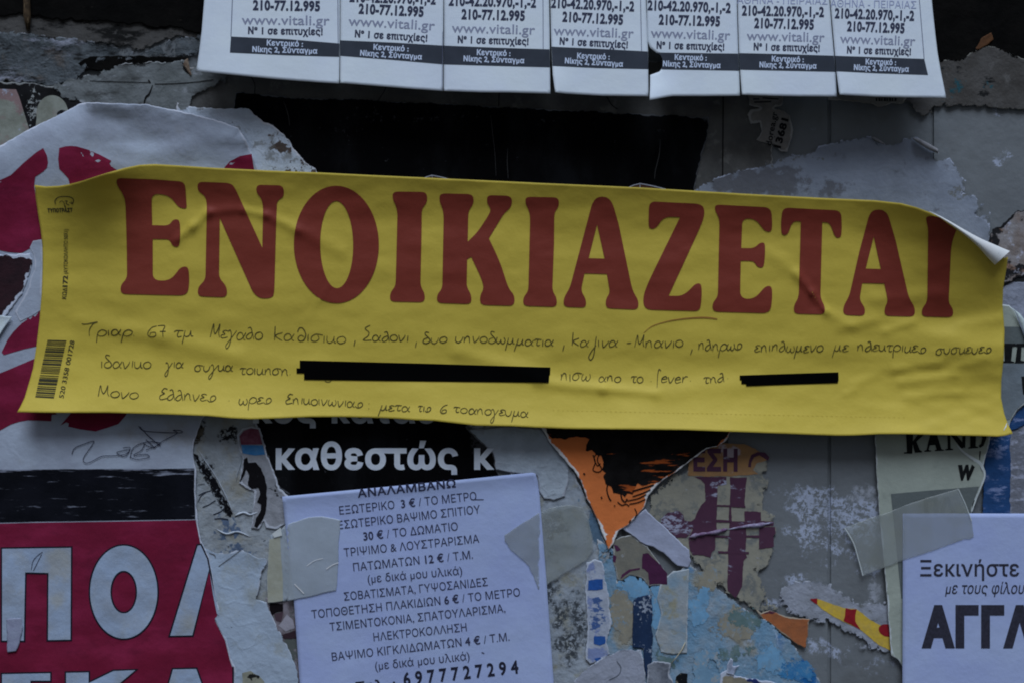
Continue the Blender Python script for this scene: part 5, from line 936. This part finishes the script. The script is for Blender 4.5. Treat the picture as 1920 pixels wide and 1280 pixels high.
# the printed word
A_ = lambda L: [(200 + x / 5.12, 320 + y / 5.12, r / 5.12) for x, y, r in L]
B_ = lambda L: [(450 + x / 5.12, 330 + y / 5.12, r / 5.12) for x, y, r in L]
C_ = lambda L: [(700 + x / 5.12, 340 + y / 5.12, r / 5.12) for x, y, r in L]
D_ = lambda L: [(950 + x / 5.12, 350 + y / 5.12, r / 5.12) for x, y, r in L]
E_ = lambda L: [(1180 + x / 5.12, 360 + y / 5.12, r / 5.12) for x, y, r in L]
F_ = lambda L: [(1400 + x / 5.12, 370 + y / 5.12, r / 5.12) for x, y, r in L]
G_ = lambda L: [(1620 + x / 5.12, 370 + y / 5.12, r / 5.12) for x, y, r in L]
big = [
 [rounded(A_([(95, 72, 60), (450, 85, 1), (752, 108, 60), (770, 372, 36), (690, 352, 30), (600, 235, 90), (430, 222, 70), (437, 525, 3), (598, 528, 50), (640, 468, 40), (700, 470, 50), (708, 600, 60), (695, 735, 40), (632, 728, 40), (605, 660, 40), (442, 658, 3), (442, 1052, 70), (610, 1060, 90), (712, 925, 40), (785, 920, 60), (795, 1070, 80), (775, 1200, 80), (135, 1185, 60), (132, 1100, 60), (196, 1035, 50), (192, 700, 1), (180, 290, 90), (150, 215, 50), (95, 140, 50)]))],
 [rounded(A_([(872, 108, 55), (1200, 120, 70), (1245, 195, 30)]) + B_([(214, 690, 1), (222, 290, 60), (205, 215, 40), (155, 160, 50), (160, 86, 45), (416, 92, 50), (425, 200, 50), (355, 238, 40), (346, 500, 1), (330, 1090, 60), (318, 1176, 80), (150, 1176, 110)]) + A_([(1086, 455, 1), (1078, 1030, 50), (1155, 1115, 60), (1155, 1217, 55), (876, 1208, 50), (874, 1120, 60), (948, 1050, 50), (962, 310, 70), (945, 245, 40), (872, 195, 50)]))],
 [ellipse(450 + 925 / 5.12, 330 + 659 / 5.12, 408 / 5.12, 563 / 5.12, 90, -.01), ellipse(450 + 928 / 5.12, 330 + 660 / 5.12, 158 / 5.12, 418 / 5.12, 70, -.01, True)],
 [rounded(C_([(186, 100, 60), (515, 104, 60), (518, 205, 60), (465, 262, 50), (462, 560, 1), (452, 1005, 50), (495, 1080, 60), (492, 1162, 55), (160, 1155, 55), (160, 1072, 60), (214, 1005, 50), (232, 300, 70), (215, 230, 50), (184, 170, 50)]))],
 [rounded(C_([(636, 117, 60), (958, 125, 60), (965, 215, 60), (912, 285, 50), (906, 580, 1), (1000, 490, 90), (1118, 310, 90), (1126, 262, 30), (1090, 210, 40), (1093, 134, 50), (1325, 141, 60), (1335, 235, 70), (1250, 315, 40), (1109, 549, 1), (1215, 770, 120), (1298, 1030, 70), (1358, 1100, 60), (1352, 1196, 55), (1028, 1187, 50), (1022, 1100, 60), (1060, 1035, 40), (1045, 950, 90), (940, 726, 1), (901, 749, 1), (895, 1015, 50), (942, 1090, 60), (940, 1180, 55), (612, 1168, 55), (610, 1090, 60), (662, 1030, 50), (676, 320, 70), (660, 250, 50), (635, 195, 50)]))],
 [rounded(D_([(180, 99, 55), (500, 105, 60), (502, 190, 55), (457, 250, 50), (455, 540, 1), (438, 1000, 50), (482, 1070, 60), (480, 1156, 55), (160, 1145, 55), (158, 1065, 60), (208, 1005, 50), (226, 290, 70), (210, 220, 50), (180, 165, 50)]))],
 [rounded(D_([(838, 96, 110), (1000, 100, 110), (1075, 360, 1), (1208, 1000, 70), (1268, 1095, 60), (1262, 1182, 55), (953, 1168, 50), (950, 1080, 60), (992, 1020, 40), (962, 840, 1), (748, 834, 1), (712, 1000, 50), (764, 1085, 60), (760, 1163, 50), (548, 1155, 50), (546, 1070, 60), (606, 975, 60)])), [p[:2] for p in D_([(868, 365, 0), (787, 688, 0), (940, 692, 0)])]],
 [rounded(E_([(192, 92, 60), (700, 116, 80), (728, 200, 90), (690, 320, 90), (378, 997, 1), (520, 1000, 110), (640, 876, 50), (692, 880, 50), (696, 1000, 60), (680, 1144, 55), (146, 1130, 75), (128, 1010, 90), (185, 860, 90), (487, 244, 1), (330, 238, 120), (255, 355, 60), (185, 355, 50), (185, 220, 60)]))],
 [rounded(E_([(822, 122, 55), (1362, 150, 70), (1372, 300, 40), (1366, 385, 36), (1300, 380, 50), (1215, 260, 110), (1085, 255, 60), (1075, 540, 1), (1200, 541, 50), (1255, 486, 40), (1302, 488, 40), (1304, 600, 60), (1290, 728, 40), (1228, 724, 40), (1198, 664, 40), (1070, 662, 1), (1063, 1022, 75), (1200, 1030, 100), (1310, 902, 50), (1370, 905, 55), (1372, 1040, 70), (1350, 1165, 80), (803, 1150, 60), (796, 1070, 60), (850, 1005, 50), (866, 280, 70), (850, 225, 40), (822, 180, 50)]))],
 [rounded(F_([(345, 100, 60), (908, 128, 65), (914, 290, 40), (906, 388, 36), (850, 390, 50), (800, 244, 70), (726, 240, 1), (708, 965, 50), (756, 1060, 70), (742, 1125, 50), (455, 1118, 50), (452, 1040, 60), (500, 960, 60), (520, 233, 1), (440, 230, 80), (395, 362, 50), (335, 365, 45), (328, 250, 60)]))],
 [rounded(F_([(1190, 117, 90), (1345, 122, 90)]) + G_([(305, 420, 1), (432, 970, 70), (492, 1060, 60), (484, 1146, 50), (198, 1138, 50), (198, 1060, 55), (230, 1000, 40), (195, 828, 1)]) + F_([(1110, 825, 1), (1082, 985, 50), (1138, 1062, 60), (1132, 1138, 50), (930, 1130, 50), (926, 1050, 60), (985, 950, 60), (1080, 530, 1)])), [p[:2] for p in F_([(1220, 378, 0), (1143, 685, 0), (1288, 690, 0)])]],
 [rounded(G_([(592, 182, 55), (690, 182, 40), (730, 198, 6), (888, 316, 4), (850, 410, 50), (836, 500, 60), (812, 1015, 50), (858, 1075, 55), (852, 1152, 50), (558, 1145, 50), (554, 1070, 55), (608, 1005, 50), (616, 300, 70), (600, 240, 40)]))],
]
M_redl = paper('red_print_ink', c3(90, 34, 24), (c3(86, 31, 22), 60, .6), bump=((3, .07), (44, .2), (170, .16, 'r')), rough=.62, spec=.3)
for q in big:
    printed(SG, 'capital_letter', [ori(resample(q[0], 6))] + [ori(resample(hq, 6))[::-1] for hq in q[1:]], M_redl, up=.95, grid=6)
M_bar = paper('blackout_black', (.0015, .0015, .0018, 1), bump=(), rough=.95, spec=.0)
printed(SG, 'blackout_bar', [resample([(562, 675), (800, 681), (1032, 688), (1031.5, 701), (1030, 703), (1029, 716.5), (800, 714), (570, 711), (570, 699), (556, 699), (556, 689.5), (562, 689.5)], 8)], M_bar, up=1.4, grid=9)
printed(SG, 'blackout_bar', [resample([(1387, 703), (1480, 700), (1572, 697), (1572.5, 711), (1571, 717), (1480, 720), (1399, 723), (1399, 719), (1390, 718.5), (1390, 712), (1387, 711)], 8)], M_bar, up=1.4, grid=9)

# handwriting: single-stroke letters
GL = {
 'α': (1.05, [[(.95, .95), (.75, .4), (.5, .05), (.2, .02), (.04, .4), (.2, .85), (.5, .9), (.72, .5), (.85, .1), (1.02, .05)]]), 'ρ': (1.0, [[(.1, -1), (.1, .1), (.2, .7), (.55, .98), (.95, .7), (.85, .2), (.45, 0), (.15, .2)]]),
 'ι': (.4, [[(.15, .95), (.18, .4), (.22, 0)]]), 'μ': (1.05, [[(.02, -1.0), (.12, 0), (.22, .95)], [(.15, .3), (.32, .02), (.6, .2), (.72, .95)], [(.72, .9), (.78, .15), (.98, .12)]]), 'τ': (.8, [[(0, .75), (.2, .95), (.8, .92)], [(.42, .92), (.32, .3), (.45, 0), (.72, .12)]]),
 'ε': (.8, [[(.75, .9), (.4, 1), (.15, .78), (.45, .55), (.05, .3), (.25, 0), (.78, .18)]]), 'γ': (.95, [[(0, .8), (.2, .95), (.4, .3), (.35, -.9), (.12, -1.4), (-.02, -1.0), (.4, -.1), (.9, .95)]]), 'λ': (.95, [[(.2, 1.4), (.5, 1.5), (.72, .8), (.9, .05)], [(.68, .9), (.3, .7), (.05, .25), (.3, 0), (.62, .25), (.7, .7)]]),
 'ο': (.9, [[(.5, .98), (.15, .8), (.05, .35), (.35, 0), (.75, .15), (.85, .6), (.6, .95), (.4, .95)]]), 'κ': (.95, [[(.05, .98), (.08, .3), (.3, .02), (.6, .25), (.72, .98)], [(.7, .9), (.76, .2), (.95, .1)]]), 'Κ': (1.0, [[(.1, 1.9), (.18, 0)], [(.85, 1.1), (.22, .62), (.9, 0)]]),
 'θ': (1.05, [[(.2, 1.2), (.35, 1.8), (.7, 1.7), (1.0, .9), (.85, .15), (.5, 0), (.3, .4), (.55, .8), (.85, .6)]]), 'σ': (1.1, [[(1.1, .9), (.45, .98), (.08, .6), (.15, .1), (.55, .02), (.8, .4), (.6, .9)]]), 'υ': (.95, [[(.05, .95), (.1, .3), (.4, 0), (.72, .3), (.85, .95)]]),
 'ω': (1.15, [[(.12, .95), (.04, .35), (.25, 0), (.5, .3), (.55, .6), (.6, .15), (.85, 0), (1.05, .45), (.9, .95)]]), 'ν': (.9, [[(.08, .95), (.2, .4), (.35, 0), (.7, .6), (.8, 1)]]), 'π': (1.0, [[(.06, .85), (.14, .4), (.12, 0)], [(.12, .4), (.35, .95), (.6, .85), (.7, .4), (.78, 0)]]), 'η': (1.0, [[(.06, .9), (.14, .4), (.12, 0)], [(.12, .4), (.4, .98), (.66, .8), (.74, .3), (.9, 0)]]),
 'δ': (.95, [[(.55, 1.75), (.2, 1.85), (.15, 1.5), (.7, .8), (.85, .35), (.5, 0), (.1, .2), (.15, .7), (.5, .9)]]), 'ζ': (.9, [[(.75, 1.6), (.7, .5), (.62, -1.2), (.35, -1.9), (.08, -1.5), (.3, -.7), (.8, .3)]]), 'ς': (1.0, [[(.02, .25), (.3, .0), (.7, .1), (.95, .5), (.75, .88), (.42, .75), (.35, .35), (.5, .08)]]),
 'Μ': (1.15, [[(.06, 0), (.2, 1.7), (.35, .9), (.55, .45), (.78, 1.1), (.9, 1.75), (.92, .6), (1.1, .05)]]), 'Τ': (1.5, [[(0, 1.9), (.4, 1.85), (1.5, 2.2), (1.1, 1.9), (.8, 1.0), (.85, 0)]]), 'Σ': (1.05, [[(.75, 2.4), (.2, 1.9), (.65, 1.3), (.55, .7), (.05, .05), (1.0, .12)]]), 'Ε': (.95, [[(.8, 1.5), (.4, 1.6), (.2, 1.1), (.55, .9), (.1, .5), (.25, 0), (.95, .2)]]),
 '6': (.95, [[(.85, 1.6), (.35, 1.3), (.05, .5), (.35, 0), (.85, .15), (.8, .65), (.35, .6), (.3, .2)]]), '7': (.9, [[(.1, 1.55), (.8, 1.6), (.65, .8), (.72, 0)], [(.35, .75), (.95, .8)]]), 'f': (.6, [[(.55, 1.8), (.3, 2.1), (.2, 1.2), (.25, -.8)]]), 'e': (.85, [[(.1, .5), (.7, .6), (.5, .95), (.1, .6), (.25, 0), (.8, .2)]]), 'v': (.85, [[(.05, .95), (.35, 0), (.8, .95)]]), 'r': (.7, [[(.1, .95), (.15, 0)], [(.15, .5), (.4, .95), (.7, .9)]]),
 '.': (.4, [[(.15, .08), (.2, 0)]]), ',': (.4, [[(.25, .15), (.15, -.7)]]), '-': (.8, [[(.05, .5), (.75, .55)]]), ':': (.4, [[(.1, .9), (.16, .84)], [(.2, .05), (.26, 0)]]), ' ': (.5, []),
}
words_ = [('Τριαρ.', 151, 629, 255, 629, 12), ('67', 275, 631, 309, 632, 13), ('τμ', 325, 631, 364, 631, 12.5), ('Μεγαλο', 393, 632, 492, 638, 14.5), ('Καθισικο', 511, 637, 648, 643, 13.5), (',', 662, 640, 668, 641, 13), ('Σαλονι', 680, 637, 767, 641, 12), (',', 777, 641, 783, 642, 12), ('δυο', 791, 643.5, 838, 643, 11.5), ('υπνοδωμματια', 852, 641, 1038, 649, 12), (',', 1054, 648, 1060, 649, 13), ('Καζινα', 1070, 648, 1158, 651, 12.5), ('-', 1174, 648, 1184, 648, 11), ('Μπανιο', 1189, 650, 1281, 651, 13), (',', 1294, 655, 1300, 655, 12),
  ('πληρως', 1308, 656, 1391, 656, 13), ('επιπλωμενο', 1414, 658, 1543, 660, 12.5), ('με', 1562, 658, 1591, 659, 12), ('πλεκτρικες', 1606, 657, 1736, 661, 12), ('συσκευες', 1754, 664, 1859, 662, 11.5),
  ('ιδανικο', 187, 688, 283, 690, 13), ('για', 310, 689, 344, 689, 11), ('συγκα', 364, 694, 437, 696, 11.5), ('τοικηση.', 449, 700, 547, 703, 12), ('πισω', 1050, 712.5, 1107, 714, 14), ('απο', 1122, 715, 1164, 715, 11), ('το', 1183, 716, 1206, 716, 12), ('.', 1219, 714, 1223, 714, 10), ('fever', 1229, 717, 1288, 717, 12), ('.', 1293, 713, 1297, 713, 10), ('τηλ', 1319, 716.5, 1358, 716, 11), ('.', 1363, 710, 1366, 710, 10),
  ('Μονο', 183, 743, 259, 746, 12), ('Ελληνες', 297, 748, 404, 752, 13), ('.', 428, 752, 431, 752, 10), ('ωρες', 447, 757, 509, 756, 12), ('Επικοινωνιας', 534, 755, 680, 763, 11.5), (':', 688, 765, 694, 766, 11), ('μετα', 711, 769, 769, 770, 10.5), ('τις', 783, 771, 807, 772, 10.5), ('6', 824, 774, 837, 774, 10), ('το', 850, 772, 876, 774, 10), ('απογευμα', 878, 775, 991, 782, 11)]
strokes = []; rnd = random.Random(7)
for w, x0, y0, x1, y1, xh in words_:
    tot = sum(GL[c][0] for c in w); u = 0
    for c in w:
        wd, st_ = GL[c]; kx = (x1 - x0) / tot; jit = rnd.uniform(-.09, .09); jy = rnd.uniform(-.10, .10)
        for s_ in st_:
            pts = []
            for a, b in s_:
                fx = (u + a) / tot; pts.append((x0 + (x1 - x0) * fx + b * xh * (.13 + jit), lerp(y0, y1, fx) - (b + jy) * xh))
            strokes.append((catmull(pts, 6), [rnd.uniform(.55, .85), rnd.uniform(.8, 1.05), rnd.uniform(.4, .75)]))
        u += wd
strokes.append((catmull([(609, 712), (612, 715), (618, 715), (621, 712)]), .6))
drawn(SG, 'handwriting', strokes, paper('ballpoint_ink', c3(44, 40, 20), (c3(64, 58, 26), 40, .8), bump=()), up=.7)
drawn(SG, 'red_pen_stroke', [(catmull([(1207, 624), (1222, 612), (1245, 604), (1270, 599), (1300, 596), (1325, 595.5), (1345, 598)], 8), [.4, .6, .8, 1.0, 1.3, 1.5, .8])], paper('brown_pen', c3(108, 76, 34)), up=.7)
dots = [([(1036 + i * 9, 768.5 + i * 9 * .0205), (1039.5 + i * 9, 768.6 + i * 9 * .0205)], .3) for i in range(74)]
drawn(SG, 'dotted_line', dots, paper('faint_dots', c3(132, 117, 43)), up=.6)
# barcode, codes, emblem
bx = [(0, .02), (.035, .012), (.06, .012), (.085, .012), (.12, .014), (.15, .02), (.185, .03), (.235, .012), (.26, .02), (.3, .012), (.33, .03), (.375, .012), (.40, .034), (.455, .014), (.485, .012), (.51, .012), (.535, .012), (.565, .012), (.61, .012), (.645, .012), (.67, .05), (.735, .04), (.80, .014), (.83, .026), (.87, .014), (.90, .03), (.945, .014), (.972, .028)]
def bq(u, v): return (lerp(lerp(89, 124.5, u), lerp(66, 101, u), v), lerp(lerp(637, 638, u), lerp(744, 746, u), v))
M_bc = paper('barcode_ink', c3(40, 38, 26), bump=())
printed(SG, 'barcode', [[bq(0, a), bq(1, a), bq(1, a + w), bq(0, a + w)] for a, w in bx], M_bc, up=.7, grid=0)
lettering(SG, [('520 3358 001728', 119, 746, 140, 639, 8.5, .012), ('ΚΩΔ', 124, 561, 126, 540, 7.5, .012), ('172', 126, 538, 127, 517, 8.5, .035), ('(ΑΥΤΟΚΟΛΛΗΤΟ 50Χ1)', 127, 514, 127, 430, 7, .008)], M_bc, up=.7)
lettering(SG, [('ΤΥΠΟΤΡΑΣΤ', 89, 398.5, 136, 397.5, 6.5, .06)], M_bc, up=.7, name='emblem_lettering')
drawn(SG, 'tree_emblem', [(catmull([(104, 383), (103, 377), (108, 371), (116, 369), (126, 369), (134, 371), (138, 376), (136, 382)]), .8), (catmull([(111, 380), (116, 377), (120, 381), (121, 388)]), .6), (catmull([(121, 378), (126, 377), (124, 382), (130, 385)]), .7), ([(122, 386), (123, 391)], .9), (catmull([(130, 380), (136, 383), (133, 378)]), .6)], M_bc, up=.7)
# the curled corner: paper back rolled forward
lo = [(1742, 396.5), (1766, 411), (1790, 427), (1815, 446), (1835, 464), (1850, 481), (1865.5, 497)]
hi = [(1742, 396), (1763, 405.5), (1786, 418), (1812, 433), (1838, 447), (1864, 458.5), (1893.5, 471)]
lo = catmull(lo, 5); hi = catmull(hi, 5); V = []; F = []; k = 9; n = len(lo)
for i in range(n):
    u = i / (n - 1); b = float(hS(lo[i][0], lo[i][1]))
    for j in range(k):
        v = j / (k - 1); w = (1 - math.cos(math.pi * v)) / 2 * .55 + v * .45
        V.append(world_pts(lerp(hi[i][0], lo[i][0], w), lerp(hi[i][1], lo[i][1], w), b + 2 + (3 + 13 * u) * math.sin(math.pi * (.12 + .76 * v)) + 1.0 * u))
for i in range(n - 1):
    for j in range(k - 1): F.append((i * k + j, i * k + j + 1, (i + 1) * k + j + 1, (i + 1) * k + j))
cc = link_mesh('curled_corner', V, F, paper('sign_back_paper', c3(166, 172, 184), (c3(154, 160, 174), 30, .6), layers=[dict(c=c3(90, 96, 116), size=20, thr=.68, soft=.05, amt=.7)], bump=((4, .2),)), SG.ob)
tag(SG.ob, 'long yellow sign with red capital letters and handwriting below, curled at its top right corner', 'sign')
drawn(SG, 'folded_tip', [([(1882, 806), (1886, 799), (1888, 792)], [.5, 1.1, .4])], paper('tip_white', c3(150, 154, 160)), up=1.0)

# printed card behind the sign: two little house outlines peep out
HC = Sheet('house_print_card', [(786, 345), (794, 334), (810, 328.5), (828, 332), (846, 337), (1000, 352), (1170, 356), (1182, 350), (1200, 344), (1222, 348), (1246, 354), (1250, 420), (780, 420)], 9.5, paper('dark_brown_card', c3(34, 24, 18), (c3(60, 34, 22), 16, .6)), grid=14)
drawn(HC, 'white_outline', [([(790, 336.5), (800, 332), (810, 329), (828, 332.5), (848, 338)], .9), ([(810, 329), (811, 338)], .5), ([(1176, 353), (1188, 347.5), (1200, 344.5), (1222, 348.5), (1248, 355)], .9), ([(1200, 344.5), (1200, 354)], .7)], paper('outline_white', c3(120, 122, 130)))
tag(HC.ob, 'dark printed card with two white house outlines peeping out above the yellow sign', 'card')

bpy.data.objects.remove(_to, do_unlink=True)
for o in bpy.data.objects:
    if '_o' in o: del o['_o']
